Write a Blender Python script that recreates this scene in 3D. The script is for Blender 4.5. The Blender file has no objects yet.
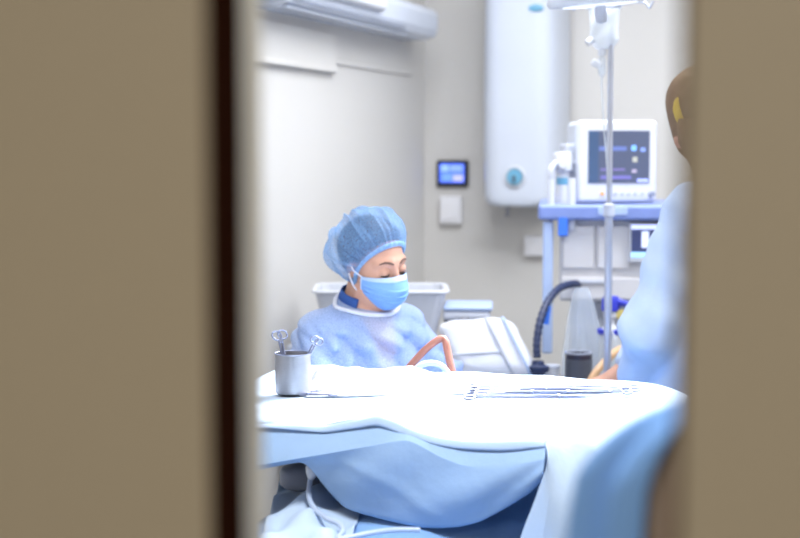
import bpy, bmesh, math, random
import numpy as np
from math import sin, cos, pi, radians, sqrt, atan2
from mathutils import Vector, Matrix

random.seed(7)
S = bpy.context.scene
COL = S.collection

# ------------------------------------------------------------------ camera, world, light, exposure
CAM = np.array([0.0, 0.0, 1.45])
YAW, PITCH, FPX = radians(18), radians(4.6), 1493.0
cd = bpy.data.cameras.new('camera'); cam = bpy.data.objects.new('camera', cd); COL.objects.link(cam)
cam.location = CAM
cam.rotation_euler = (pi/2 - PITCH, 0, YAW)
cd.sensor_width = 36; cd.lens = FPX/800*36
cd.clip_start = 0.05; cd.clip_end = 60
cd.dof.use_dof = True; cd.dof.focus_distance = 3.45; cd.dof.aperture_fstop = 2.6
S.camera = cam
S.view_settings.view_transform = 'Standard'
S.view_settings.look = 'None'
S.view_settings.exposure = 0.98
S.view_settings.gamma = 1
S.view_settings.use_curve_mapping = False
S.cycles.use_denoising = True
S.cycles.max_bounces = 10
S.cycles.transparent_max_bounces = 16
S.cycles.caustics_reflective = False
S.cycles.caustics_refractive = False

wd = bpy.data.worlds.new('world'); S.world = wd; wd.use_nodes = True
wd.node_tree.nodes['Background'].inputs[0].default_value = (0.8, 0.85, 1, 1)
wd.node_tree.nodes['Background'].inputs[1].default_value = 0.05

def area(name, loc, size, energy, color, target=None, shape='RECTANGLE', size_y=None, spread=None):
    l = bpy.data.lights.new(name, 'AREA'); l.energy = energy; l.color = color
    l.shape = shape; l.size = size
    if size_y: l.size_y = size_y
    if spread: l.spread = spread
    o = bpy.data.objects.new(name, l); COL.objects.link(o); o.location = loc
    if target is not None:
        o.rotation_euler = (Vector(target)-Vector(loc)).to_track_quat('-Z', 'Y').to_euler()
    return o
COOL = (0.93, 0.96, 1.0)
area('ceiling_light_area', (-0.9, 4.8, 2.77), 1.6, 33, COOL, (-0.9, 4.8, 0), size_y=1.2)
area('ceiling_light_area', (-0.5, 2.1, 2.77), 1.2, 31, COOL, (-0.5, 2.1, 0), size_y=0.6)  # unseen lamp, set toward the door as fill for the drape's front flap
area('ceiling_light_area', (0.7, 4.4, 2.77), 1.2, 23, COOL, (0.7, 4.4, 0), size_y=0.6)
area('surgical_lamp_area', (-0.79, 4.20, 1.79), 0.22, 9.3, (0.93, 0.97, 1.0), (-1.0, 3.28, 0.88), shape='DISK', spread=radians(68))
area('corridor_light_area', (-0.2, -1.0, 2.55), 1.2, 28.5, (1.0, 0.94, 0.86), (-0.2, -1.0, 0), size_y=0.5)

# ------------------------------------------------------------------ helpers
_a, _t = YAW, PITCH
FW = np.array([-sin(_a)*cos(_t), cos(_a)*cos(_t), -sin(_t)])
RT = np.array([cos(_a), sin(_a), 0.0]); UP = np.cross(RT, FW)
def ray(px, py): return FW + (px-400)/FPX*RT + (269-py)/FPX*UP
def at(px, py, d): return Vector(CAM + d*ray(px, py))
def atz(px, py, z):
    v = ray(px, py); return Vector(CAM + v*(z-CAM[2])/v[2])
def aty(px, py, y):
    v = ray(px, py); return Vector(CAM + v*(y-CAM[1])/v[1])
def atx(px, py, x):
    v = ray(px, py); return Vector(CAM + v*(x-CAM[0])/v[0])

def lin(c):
    r = []
    for v in c:
        v /= 255.0
        r.append(v/12.92 if v <= 0.04045 else ((v+0.055)/1.055)**2.4)
    return (*r, 1.0)

def mat(name, col, rough=0.5, metal=0.0, var=0.04, scale=18.0, bump=0.0, bscale=60.0, alpha=None, trans=0.0, emit=0.0, spec=0.5, sheen=0.0):
    m = bpy.data.materials.new(name); m.use_nodes = True
    nt = m.node_tree; N = nt.nodes; L = nt.links
    b = N['Principled BSDF']; out = N['Material Output']
    c = lin(col)
    tc = N.new('ShaderNodeTexCoord')
    nz = N.new('ShaderNodeTexNoise'); nz.inputs['Scale'].default_value = scale; nz.inputs['Detail'].default_value = 4
    L.new(tc.outputs['Object'], nz.inputs['Vector'])
    rp = N.new('ShaderNodeValToRGB')
    rp.color_ramp.elements[0].position = 0.3; rp.color_ramp.elements[1].position = 0.7
    rp.color_ramp.elements[0].color = tuple(x*(1-var) for x in c[:3])+(1,)
    rp.color_ramp.elements[1].color = tuple(min(1, x*(1+var)) for x in c[:3])+(1,)
    L.new(nz.outputs['Fac'], rp.inputs['Fac']); L.new(rp.outputs['Color'], b.inputs['Base Color'])
    b.inputs['Roughness'].default_value = rough; b.inputs['Metallic'].default_value = metal
    b.inputs['Specular IOR Level'].default_value = spec
    b.inputs['Transmission Weight'].default_value = trans
    if sheen: b.inputs['Sheen Weight'].default_value = sheen
    if emit:
        L.new(rp.outputs['Color'], b.inputs['Emission Color']); b.inputs['Emission Strength'].default_value = emit
    if bump:
        n2 = N.new('ShaderNodeTexNoise'); n2.inputs['Scale'].default_value = bscale; n2.inputs['Detail'].default_value = 6
        L.new(tc.outputs['Object'], n2.inputs['Vector'])
        bp = N.new('ShaderNodeBump'); bp.inputs['Strength'].default_value = bump; bp.inputs['Distance'].default_value = 0.01
        L.new(n2.outputs['Fac'], bp.inputs['Height']); L.new(bp.outputs['Normal'], b.inputs['Normal'])
    if alpha is not None:
        tr = N.new('ShaderNodeBsdfTransparent'); mx = N.new('ShaderNodeMixShader')
        mx.inputs[0].default_value = alpha
        L.new(tr.outputs[0], mx.inputs[1]); L.new(b.outputs[0], mx.inputs[2]); L.new(mx.outputs[0], out.inputs['Surface'])
    return m

def cloth(name, col, var=0.05, alpha=None, transl=0.25, bump=0.15, bscale=55, fibre=260):
    """thin nonwoven cloth: diffuse plus some translucency"""
    m = mat(name, col, 0.85, var=var, scale=9, bump=bump, bscale=bscale, spec=0.15)
    nt = m.node_tree; N = nt.nodes; L = nt.links
    b = N['Principled BSDF']; out = N['Material Output']
    tl = N.new('ShaderNodeBsdfTranslucent'); tl.inputs['Color'].default_value = lin(col)
    mx = N.new('ShaderNodeMixShader'); mx.inputs[0].default_value = transl
    L.new(b.outputs[0], mx.inputs[1]); L.new(tl.outputs[0], mx.inputs[2])
    last = mx
    if alpha is not None:
        tr = N.new('ShaderNodeBsdfTransparent'); m2 = N.new('ShaderNodeMixShader')
        tc = N.new('ShaderNodeTexCoord'); nz = N.new('ShaderNodeTexNoise')
        nz.inputs['Scale'].default_value = fibre; nz.inputs['Detail'].default_value = 3
        mp = N.new('ShaderNodeMapRange'); mp.inputs['To Min'].default_value = max(0, alpha-0.13); mp.inputs['To Max'].default_value = min(1, alpha+0.13)
        mp.inputs['From Min'].default_value = 0.3; mp.inputs['From Max'].default_value = 0.7
        L.new(tc.outputs['Object'], nz.inputs['Vector']); L.new(nz.outputs['Fac'], mp.inputs['Value']); L.new(mp.outputs[0], m2.inputs[0])
        L.new(tr.outputs[0], m2.inputs[1]); L.new(mx.outputs[0], m2.inputs[2]); last = m2
    L.new(last.outputs[0], out.inputs['Surface'])
    return m

M = dict(
    wall=mat('wall_paint', (209, 206, 202), 0.8, var=0.012, scale=3, bump=0.03),
    wallc=mat('corridor_paint', (170, 158, 138), 0.8, var=0.02, scale=3),
    floor=mat('vinyl_floor', (150, 155, 160), 0.35, var=0.05, scale=30),
    ceil=mat('ceiling_paint', (225, 226, 228), 0.8, var=0.01),
    door=mat('door_laminate', (158, 147, 126), 0.55, var=0.02, scale=160, bump=0.05, bscale=400),
    gasket=mat('door_rubber', (44, 22, 13), 0.9, spec=0.0),
    jamb=mat('jamb_paint', (226, 218, 200), 0.6, var=0.02),
    white=mat('white_plastic', (214, 216, 222), 0.35, var=0.01),
    enamel=mat('white_enamel', (204, 210, 222), 0.25, var=0.008, scale=4),
    offwhite=mat('cream_enamel', (212, 210, 212), 0.4, var=0.015),
    lgrey=mat('light_grey_plastic', (190, 194, 206), 0.45),
    grey=mat('grey_plastic', (140, 146, 162), 0.5),
    dgrey=mat('dark_grey_plastic', (70, 74, 86), 0.5),
    black=mat('black_plastic', (28, 30, 38), 0.4),
    navy=mat('navy_plastic', (28, 42, 78), 0.45),
    blue=mat('blue_plastic', (124, 142, 200), 0.4),
    vblue=mat('violet_blue_plastic', (50, 60, 190), 0.4),
    sky=mat('sky_blue_plastic', (60, 120, 230), 0.4),
    pblue=mat('pale_blue_metal', (172, 190, 224), 0.4),
    swhite=mat('bright_white_plastic', (236, 235, 238), 0.4, var=0.01),
    teal=mat('teal_plastic', (110, 170, 200), 0.35),
    yellow=mat('yellow_label', (225, 205, 120), 0.5),
    orange=mat('orange_button', (235, 170, 90), 0.5),
    screen=mat('dark_screen', (62, 70, 92), 0.2, var=0.25, scale=14, emit=0.35),
    steel=mat('brushed_steel', (150, 150, 156), 0.36, metal=0.9, var=0.06, scale=40),
    steel2=mat('instrument_steel', (140, 146, 172), 0.42, metal=0.7, var=0.05),
    chrome=mat('pole_steel', (190, 195, 210), 0.3, metal=0.7),
    rubber=mat('brown_rubber', (152, 98, 84), 0.5, var=0.06),
    orub=mat('tan_rubber', (205, 165, 125), 0.5, var=0.06),
    cable=mat('white_tubing', (180, 194, 218), 0.35),
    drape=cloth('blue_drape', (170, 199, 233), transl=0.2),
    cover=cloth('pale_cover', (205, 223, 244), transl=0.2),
    hem=cloth('pale_blue_hem', (192, 214, 242), transl=0.2),
    drape2=cloth('deep_blue_drape', (148, 188, 238), transl=0.15),
    gauze=cloth('white_gauze', (238, 240, 244), transl=0.2, bump=0.4, bscale=140),
    gown=cloth('blue_gown', (194, 212, 246), alpha=0.66, transl=0.25, bump=0.6, bscale=22),
    gown2=cloth('pale_gown', (200, 216, 240), transl=0.2),
    band=cloth('white_band', (236, 238, 246), transl=0.2),
    cap=cloth('blue_cap', (146, 192, 246), alpha=0.44, transl=0.25, fibre=330),
    capband=cloth('cap_band', (160, 202, 246), alpha=0.75, transl=0.25),
    mask=cloth('blue_mask', (140, 184, 240), transl=0.15, bump=0.05),
    masktop=cloth('mask_edge', (196, 218, 248), transl=0.15, bump=0.05),
    scrub=cloth('navy_scrubs', (52, 84, 150), transl=0.0),
    scrub2=cloth('blue_scrubs', (120, 160, 215), transl=0.0),
    skin=mat('skin', (198, 150, 128), 0.62, var=0.05, scale=12, bump=0.03, bscale=300),
    hair=mat('dark_hair', (48, 38, 38), 0.5, var=0.3, scale=40),
    brow=mat('eyebrow_hair', (88, 62, 54), 0.7),
    eye=mat('eye_white', (225, 220, 215), 0.2),
    iris=mat('dark_iris', (45, 32, 28), 0.2),
    lip=mat('lips', (190, 120, 112), 0.5),
    bcap=cloth('brown_cap', (136, 113, 92), transl=0.0),
    ycap=cloth('yellow_patch', (206, 176, 88), transl=0.0),
    brownpad=mat('brown_upholstery', (152, 134, 118), 0.6, var=0.05),
    bfront=cloth('blue_cloth', (128, 174, 234), transl=0.15),
    bag=mat('clear_plastic', (232, 238, 244), 0.15, alpha=0.55, spec=0.6),
    film=mat('clear_film', (215, 224, 236), 0.2, alpha=0.38, spec=0.5),
    dglass=mat('dark_jar', (52, 50, 66), 0.15, var=0.1),
    tub=mat('milky_plastic', (204, 207, 216), 0.4, alpha=0.85),
)

def screen_ui(name, base, marks, strength):
    """lit display: blocks of colour laid out in object space"""
    m = bpy.data.materials.new(name); m.use_nodes = True
    nt = m.node_tree; N = nt.nodes; L = nt.links; b = N['Principled BSDF']
    tc = N.new('ShaderNodeTexCoord'); sp = N.new('ShaderNodeSeparateXYZ'); L.new(tc.outputs['Generated'], sp.inputs[0])
    cur = None
    rgb = N.new('ShaderNodeRGB'); rgb.outputs[0].default_value = lin(base); cur = rgb.outputs[0]
    for (x0, x1, z0, z1, col) in marks:
        vals = []
        for ch, lo, hi in (('X', x0, x1), ('Z', z0, z1)):
            for op, v in (('GREATER_THAN', lo), ('LESS_THAN', hi)):
                k = N.new('ShaderNodeMath'); k.operation = op; k.inputs[1].default_value = v
                L.new(sp.outputs[ch], k.inputs[0]); vals.append(k.outputs[0])
        acc = vals[0]
        for v in vals[1:]:
            k = N.new('ShaderNodeMath'); k.operation = 'MULTIPLY'; L.new(acc, k.inputs[0]); L.new(v, k.inputs[1]); acc = k.outputs[0]
        mx = N.new('ShaderNodeMix'); mx.data_type = 'RGBA'
        L.new(acc, mx.inputs[0]); L.new(cur, mx.inputs[6]); mx.inputs[7].default_value = lin(col); cur = mx.outputs[2]
    L.new(cur, b.inputs['Base Color']); L.new(cur, b.inputs['Emission Color'])
    b.inputs['Emission Strength'].default_value = strength; b.inputs['Roughness'].default_value = 0.3
    return m

class MB:
    """collects vertices and faces of one part"""
    def __init__(s): s.v = []; s.f = []
    def add(s, vs, fs):
        o = len(s.v); s.v += [tuple(x) for x in vs]; s.f += [tuple(i+o for i in f) for f in fs]; return s
    def bm(s, bm):
        bm.verts.index_update(); s.add([v.co for v in bm.verts], [[v.index for v in f.verts] for f in bm.faces]); bm.free(); return s
    def box(s, c, size, r=0.0, seg=3, rot=None):
        b = bmesh.new(); bmesh.ops.create_cube(b, size=1)
        bmesh.ops.scale(b, vec=size, verts=b.verts)
        if r > 0: bmesh.ops.bevel(b, geom=b.edges[:], offset=r, segments=seg, affect='EDGES', profile=0.5)
        if rot is not None: bmesh.ops.transform(b, matrix=rot.to_4x4(), verts=b.verts)
        bmesh.ops.translate(b, vec=c, verts=b.verts)
        return s.bm(b)
    def cyl(s, a, b, r0, r1=None, n=24, caps=True):
        r1 = r0 if r1 is None else r1
        return s.sweep([Vector(a), Vector(b)], [r0, r1], n, caps)
    def sweep(s, pts, rad, n=12, caps=True):
        pts = [Vector(p) for p in pts]
        if not hasattr(rad, '__len__'): rad = [rad]*len(pts)
        T = []
        for i in range(len(pts)):
            d = pts[min(i+1, len(pts)-1)]-pts[max(i-1, 0)]
            T.append(d.normalized())
        u = T[0].orthogonal().normalized()
        vs = []; fs = []
        for i, p in enumerate(pts):
            u = (u-T[i]*u.dot(T[i])).normalized(); w = T[i].cross(u)
            for k in range(n):
                a = 2*pi*k/n; vs.append(p+(u*cos(a)+w*sin(a))*rad[i])
        for i in range(len(pts)-1):
            for k in range(n):
                fs.append((i*n+k, i*n+(k+1) % n, (i+1)*n+(k+1) % n, (i+1)*n+k))
        if caps:
            fs.append(tuple(range(n-1, -1, -1))); fs.append(tuple((len(pts)-1)*n+k for k in range(n)))
        return s.add(vs, fs)
    def tube(s, ctrl, r, n=12, step=8):
        p = smooth(ctrl, step)
        if hasattr(r, '__len__'):
            m = len(p)-1; rr = [float(np.interp(i/m*(len(r)-1), range(len(r)), r)) for i in range(m+1)]
        else: rr = r
        return s.sweep(p, rr, n)
    def lathe(s, prof, n=40, c=(0, 0, 0)):
        vs = []; fs = []
        for (r, z) in prof:
            for k in range(n):
                a = 2*pi*k/n; vs.append((c[0]+r*cos(a), c[1]+r*sin(a), c[2]+z))
        for i in range(len(prof)-1):
            for k in range(n):
                fs.append((i*n+k, i*n+(k+1) % n, (i+1)*n+(k+1) % n, (i+1)*n+k))
        if prof[0][0] > 1e-5: fs.append(tuple(range(n-1, -1, -1)))
        if prof[-1][0] > 1e-5: fs.append(tuple((len(prof)-1)*n+k for k in range(n)))
        return s.add(vs, fs)
    def torus(s, c, R, r, axis=(0, 0, 1), n=28, m=10, sx=1.0):
        ax = Vector(axis).normalized(); u = ax.orthogonal().normalized(); w = ax.cross(u); c = Vector(c)
        vs = []; fs = []
        for i in range(n):
            a = 2*pi*i/n; d = u*cos(a)*sx+w*sin(a); p = c+d*R
            for k in range(m):
                b = 2*pi*k/m; vs.append(p+d.normalized()*cos(b)*r+ax*sin(b)*r)
        for i in range(n):
            for k in range(m):
                fs.append((i*m+k, ((i+1) % n)*m+k, ((i+1) % n)*m+(k+1) % m, i*m+(k+1) % m))
        return s.add(vs, fs)
    def ell(s, c, r, n=24, m=14, rot=None):
        vs = []; fs = []
        for i in range(m+1):
            th = pi*i/m
            for k in range(n):
                a = 2*pi*k/n; p = Vector((r[0]*sin(th)*cos(a), r[1]*sin(th)*sin(a), r[2]*cos(th)))
                if rot is not None: p = rot @ p
                vs.append(Vector(c)+p)
        for i in range(m):
            for k in range(n):
                fs.append((i*n+k, (i+1)*n+k, (i+1)*n+(k+1) % n, i*n+(k+1) % n))
        return s.add(vs, fs)
    def grid(s, rows):
        nr, nc = len(rows), len(rows[0])
        vs = [p for r in rows for p in r]
        fs = [(i*nc+j, i*nc+j+1, (i+1)*nc+j+1, (i+1)*nc+j) for i in range(nr-1) for j in range(nc-1)]
        return s.add(vs, fs)

def smooth(ctrl, step=8):
    P = [Vector(p) for p in ctrl]; out = []
    for i in range(len(P)-1):
        p0 = P[max(i-1, 0)]; p1 = P[i]; p2 = P[i+1]; p3 = P[min(i+2, len(P)-1)]
        for k in range(step):
            t = k/step
            out.append(0.5*((2*p1)+(p2-p0)*t+(2*p0-5*p1+4*p2-p3)*t*t+(3*p1-p0-3*p2+p3)*t**3))
    out.append(P[-1]); return out

def obj(name, mb, m, parent=None, flat=False, solid=0.0, sub=0, weld=True, off=None):
    me = bpy.data.meshes.new(name)
    vs = mb.v if off is None else [tuple(Vector(v)-Vector(off)) for v in mb.v]
    me.from_pydata(vs, [], mb.f); me.update()
    b = bmesh.new(); b.from_mesh(me)
    if weld: bmesh.ops.remove_doubles(b, verts=b.verts, dist=1e-5)
    if len(b.verts) < 60000: bmesh.ops.recalc_face_normals(b, faces=b.faces)
    b.to_mesh(me); b.free()
    me.materials.append(m)
    for p in me.polygons: p.use_smooth = not flat
    if not flat:
        try: me.set_sharp_from_angle(angle=radians(42))
        except Exception: pass
    o = bpy.data.objects.new(name, me); COL.objects.link(o)
    if parent is not None: o.parent = parent
    if not flat and len(me.vertices) < 4000:
        k = o.modifiers.new('weighted', 'WEIGHTED_NORMAL'); k.keep_sharp = True; k.mode = 'FACE_AREA'; k.weight = 100
    if sub:
        k = o.modifiers.new('sub', 'SUBSURF'); k.levels = sub; k.render_levels = sub
    if solid:
        k = o.modifiers.new('solid', 'SOLIDIFY'); k.thickness = solid; k.offset = 0
    return o

def thing(name, label, cat, loc=(0, 0, 0), rotz=0.0, group=None):
    o = bpy.data.objects.new(name, None); COL.objects.link(o); o.empty_display_size = 0.05
    o.location = loc; o.rotation_euler = (0, 0, rotz)
    return tag(o, label, cat, group)
def tag(o, label, cat, group=None):
    o['label'] = label; o['category'] = cat
    if group: o['group'] = group
    return o
def struct(name, mb, m, parent=None, flat=True, label=None):
    o = obj(name, mb, m, parent, flat)
    if parent is None: o['kind'] = 'structure'
    if label: o['label'] = label
    return o
def Rz(a): return Matrix.Rotation(a, 3, 'Z')
def Rx(a): return Matrix.Rotation(a, 3, 'X')
def Ry(a): return Matrix.Rotation(a, 3, 'Y')

# ------------------------------------------------------------------ the room
XL, YB, XR, YF, H = -2.03, 6.62, 1.7, 1.07, 2.8
def slab(x0, x1, y0, y1, z0, z1): return ((x0+x1)/2, (y0+y1)/2, (z0+z1)/2), (x1-x0, y1-y0, z1-z0)
struct('floor', MB().box(*slab(-2.7, 2.3, -2.2, 6.8, -0.1, 0)), M['floor'])
struct('ceiling', MB().box(*slab(-2.2, 1.85, 0.95, 6.8, H, H+0.1)), M['ceil'])
struct('ceiling_corridor', MB().box(*slab(-2.7, 2.3, -2.2, 0.95, 2.6, 2.7)), M['ceil'])
struct('wall_left', MB().box(*slab(XL-0.12, XL, YF-0.12, YB+0.12, 0, H)), M['wall'])
struct('wall_back', MB().box(*slab(XL, XR, YB, YB+0.12, 0, H)), M['wall'])
struct('wall_right', MB().box(*slab(XR, XR+0.12, YF-0.12, YB+0.12, 0, H)), M['wall'])
JX, JR, DH = -0.459, 0.78, 2.15
wf = MB()
wf.box(*slab(XL, JX-0.02, 0.95, YF, 0, H)); wf.box(*slab(JR+0.02, XR, 0.95, YF, 0, H)); wf.box(*slab(JX-0.02, JR+0.02, 0.95, YF, DH+0.02, H))
struct('wall_front', wf, M['wallc'])
struct('trim_1', MB().box(*slab(JX-0.02, JX, 0.95, YF, 0, DH), r=0.003).box(*slab(JR, JR+0.02, 0.95, YF, 0, DH), r=0.003).box(*slab(JX, JR, 0.95, YF, DH, DH+0.02)), M['jamb'])
struct('wall_corridor_left', MB().box(*slab(-2.7, -2.58, -2.2, 0.95, 0, 2.6)), M['wallc'])
struct('wall_corridor_right', MB().box(*slab(2.18, 2.3, -2.2, 0.95, 0, 2.6)), M['wallc'])
struct('wall_corridor_rear', MB().box(*slab(-2.58, 2.18, -2.2, -2.08, 0, 2.6)), M['wallc'])
# sliding door leaves
LE, RE = -0.390, -0.109
d1 = struct('door_1', MB().box(*slab(-1.32, LE-0.004, 0.832, 0.877, 0.01, 2.2)), M['door'], label='beige sliding door leaf with dark brown edge')
struct('edge_strip', MB().box(*slab(LE-0.004, LE, 0.831, 0.878, 0.01, 2.2)), M['gasket'], d1, label='dark brown door edge')
d2 = struct('door_2', MB().box(*slab(RE+0.004, 0.92, 0.832, 0.877, 0.01, 2.2)), M['door'], label='plain beige sliding door leaf')
struct('edge_strip', MB().box(*slab(RE, RE+0.004, 0.831, 0.878, 0.01, 2.2)), M['gasket'], d2, label='dark brown door edge')
tr = MB(); tr.box(*slab(-1.4, 1.8, 0.82, 0.95, 2.2, 2.28))
struct('trim_2', tr, M['jamb'])
for n, s_ in (('left', slab(XL, XL+0.012, YF, YB, 0, 0.09)), ('back', slab(XL+0.012, XR, YB-0.012, YB, 0, 0.09)), ('right', slab(XR-0.012, XR, YF, YB-0.012, 0, 0.09))):
    struct('baseboard_'+n, MB().box(*s_), M['lgrey'])
# boxed pipe run high on the left wall
pA = atx(344, 34, XL+0.05); pB = atx(344, 68, XL+0.05)
struct('trim_3', MB().box(*slab(XL, XL+0.018, 2.6, pA.y, pB.z-0.02, pA.z)), M['wall'])
p0 = atx(412, 74, XL+0.01)
struct('trim_4', MB().box(*slab(XL, XL+0.010, 2.6, p0.y, p0.z-0.009, p0.z+0.009), r=0.004), M['wall'])
struct('trim_5', MB().box(*slab(XL+0.018, XL+0.028, 2.6, pA.y, pB.z-0.018, pB.z+0.0), r=0.003), M['wall'])

# ------------------------------------------------------------------ things on the walls
# air conditioner on the left wall, its end near the corner
e = atx(438, 40, XL+0.16); y1 = e.y; zb = e.z; L_ = 1.7; hh = 0.135
ac = thing('air_conditioner', 'white wall air conditioner high on the wall by the room corner', 'air conditioner', (XL, y1, zb))
b = MB(); sec = [(0.0, 0.0), (0.10, 0.0), (0.145, 0.012), (0.158, 0.04), (0.16, 0.10), (0.15, hh-0.012), (0.13, hh), (0.0, hh)]
vs = []; n = len(sec)
for yy in (0, -L_): vs += [(x, yy, z) for x, z in sec]
b.add(vs, [tuple(range(n)), tuple(range(2*n-1, n-1, -1))]+[(i, (i+1) % n, n+(i+1) % n, n+i) for i in range(n)])
obj('body', b, M['enamel'], ac, flat=True)
obj('louver', MB().box((0.10, -L_/2-0.15, 0.002), (0.06, L_-0.4, 0.010), 0.004, rot=Ry(0.1)), M['enamel'], ac)
obj('air_slot', MB().box((0.150, -L_/2-0.2, 0.022), (0.014, L_-0.5, 0.008)), M['grey'], ac)
q = atx(388, 12, XL+0.19)
obj('front_panel', MB().box((0.096, q.y-y1-0.6, q.z-zb+0.14), (0.19, 1.2, 0.28), 0.02), M['white'], ac)

# water heater on the back wall
a = aty(479, 205, YB-0.26); c_ = aty(557, 205, YB-0.26); wz = aty(520, 207, YB-0.28).z
wx, ww = (a.x+c_.x)/2, c_.x-a.x
wh = thing('water_heater', 'tall white water heater with round blue dial on the back wall', 'water heater', (wx, YB, wz))
rows = []; hgt = 1.0
prof = [(0.0, 0.62), (0.006, 0.86), (0.02, 0.96), (0.05, 0.995), (0.12, 1.0), (0.3, 1.015), (0.5, 1.02), (0.7, 1.015), (0.88, 1.0), (0.95, 0.995), (0.98, 0.96), (0.994, 0.86), (1.0, 0.62)]
for tz, sc in prof:
    r = []
    for k in range(49):
        th = pi*k/48; ex = 0.42
        cx = math.copysign(abs(cos(th))**ex, cos(th)); sy = abs(sin(th))**0.55
        r.append((cx*ww/2*sc, -0.02-0.28*sy*(0.72+0.28*sc), tz*hgt))
    rows.append(r)
b = MB().grid(rows); nc = 49
b.f.append(tuple(range(nc))); b.f.append(tuple((len(prof)-1)*nc+k for k in reversed(range(nc))))
o = len(b.f)
obj('body', b, M['enamel'], wh)
obj('back_plate', MB().box((0, -0.012, hgt/2), (ww*0.92, 0.022, hgt*0.94)), M['lgrey'], wh)
dp = aty(515, 177, YB-0.30)
dl = obj('temperature_dial', MB().sweep([(dp.x-wx, -0.292, dp.z-wz), (dp.x-wx, -0.318, dp.z-wz)], [0.036, 0.033], 36), M['teal'], wh, label if False else False)
obj('dial_rim', MB().torus((dp.x-wx, -0.305, dp.z-wz), 0.042, 0.006, (0, 1, 0)), M['white'], dl)
obj('dial_needle', MB().box((dp.x-wx, -0.321, dp.z-wz-0.008), (0.012, 0.006, 0.03), 0.002), M['dgrey'], dl)
lp = aty(536, 8, YB-0.30)
obj('badge', MB().ell((lp.x-wx, -0.300, lp.z-wz), (0.034, 0.008, 0.016)), M['teal'], wh)
for sx in (-0.08, 0.08):
    obj('water_pipe', MB().cyl((sx, -0.12, 0.01), (sx, -0.12, -0.05), 0.011), M['steel'], wh)
    
# touch panel, switch and socket
p = aty(452.5, 173.5, YB-0.015)
tp = thing('touch_panel', 'small black touch panel with glowing blue screen on the back wall', 'control panel', (p.x, YB, p.z))
obj('frame', MB().box((0, -0.012, 0), (0.150, 0.024, 0.122), 0.008), M['black'], tp)
ui = screen_ui('panel_screen', (70, 100, 215), [(0.06, 0.36, 0.6, 0.92, (120, 150, 250)), (0.42, 0.92, 0.62, 0.9, (110, 135, 235)), (0.1, 0.5, 0.1, 0.45, (90, 125, 240)), (0.55, 0.95, 0.08, 0.4, (150, 150, 245))], 0.8)
obj('screen', MB().box((0, -0.025, 0.002), (0.116, 0.004, 0.086)), ui, tp, flat=True)
p = aty(451, 210, YB-0.02)
sw = thing('wall_switch', 'square white switch box below the touch panel', 'switch', (p.x, YB, p.z))
obj('housing', MB().box((0, -0.018, 0), (0.102, 0.036, 0.126), 0.008), M['swhite'], sw)
obj('rocker', MB().box((0, -0.038, 0.0), (0.066, 0.008, 0.084), 0.003), M['swhite'], sw)
p = aty(535, 246, YB-0.02)
so = thing('wall_socket', 'white socket box low on the wall under the water heater', 'socket', (p.x, YB, p.z))
obj('housing', MB().box((0, -0.02, 0), (0.094, 0.04, 0.09), 0.006), M['swhite'], so)
obj('socket_cover', MB().box((0, -0.041, 0), (0.06, 0.006, 0.06), 0.002), M['swhite'], so)

# ------------------------------------------------------------------ anaesthesia machine and what stands on it
mo = at(549, 300, 5.2); MROT = radians(12)
am = thing('anesthesia_machine', 'cream anaesthesia machine with blue top shelf at the head of the bed', 'medical machine', (mo.x, mo.y, 0), MROT)
W_, D_ = 0.60, 0.5
zs0, zs1 = 1.206, 1.258
ub = MB().box((W_/2+0.02, D_/2+0.02, (0.92+zs0)/2), (W_-0.03, D_, zs0-0.92), 0.012)
obj('upper_cabinet', ub, M['offwhite'], am)
pn = obj('drawer', MB().box((0.30, 0.012, 0.967), (0.52, 0.02, 0.075), 0.005), M['offwhite'], am)
obj('drawer_handle', MB().box((0.16, 0.0, 0.99), (0.12, 0.014, 0.012), 0.004), M['lgrey'], pn)
for k, (xx, ww2) in enumerate(((0.10, 0.11), (0.22, 0.11))):
    obj('front_panel', MB().box((xx, 0.014, 1.11), (ww2, 0.016, 0.15), 0.006), M['offwhite'], am)
obj('top_shelf', MB().box((W_/2-0.01, D_/2, (zs0+zs1)/2), (W_+0.06, D_+0.09, zs1-zs0), 0.012), M['blue'], am)
obj('shelf_label', MB().box((0.215, -0.047, 1.238), (0.10, 0.004, 0.026), 0.001), M['pblue'], am)
obj('shelf_post', MB().box((-0.005, -0.01, 0.97), (0.036, 0.036, 0.46), 0.008), M['pblue'], am)
obj('lower_cabinet', MB().box((W_/2+0.04, D_/2+0.08, 0.52), (W_-0.08, D_-0.14, 0.80), 0.012), M['lgrey'], am)
obj('base', MB().box((W_/2+0.02, D_/2+0.02, 0.11), (W_, D_+0.04, 0.06), 0.02), M['grey'], am)
for sx in (0.06, W_-0.02):
    for sy in (0.05, D_-0.02):
        cs = obj('caster', MB().cyl((sx-0.015, sy, 0.042), (sx+0.015, sy, 0.042), 0.042), M['dgrey'], am)
        obj('caster_fork', MB().box((sx, sy, 0.075), (0.036, 0.03, 0.03), 0.004), M['grey'], cs)
sc_ = obj('display_frame', MB().box((0.368, 0.0, 1.128), (0.19, 0.03, 0.135), 0.006), M['white'], am)
ui2 = screen_ui('ventilator_screen', (44, 50, 84), [(0, 1, 0.86, 1.0, (190, 200, 250)), (0.2, 0.34, 0.3, 0.8, (190, 200, 230)), (0.42, 0.6, 0.25, 0.75, (150, 165, 215)), (0, 1, 0.0, 0.16, (150, 200, 245)), (0.7, 0.9, 0.3, 0.7, (80, 90, 150))], 0.55)
obj('display', MB().box((0.368, -0.016, 1.134), (0.176, 0.004, 0.112)), ui2, sc_, flat=True)
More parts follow.
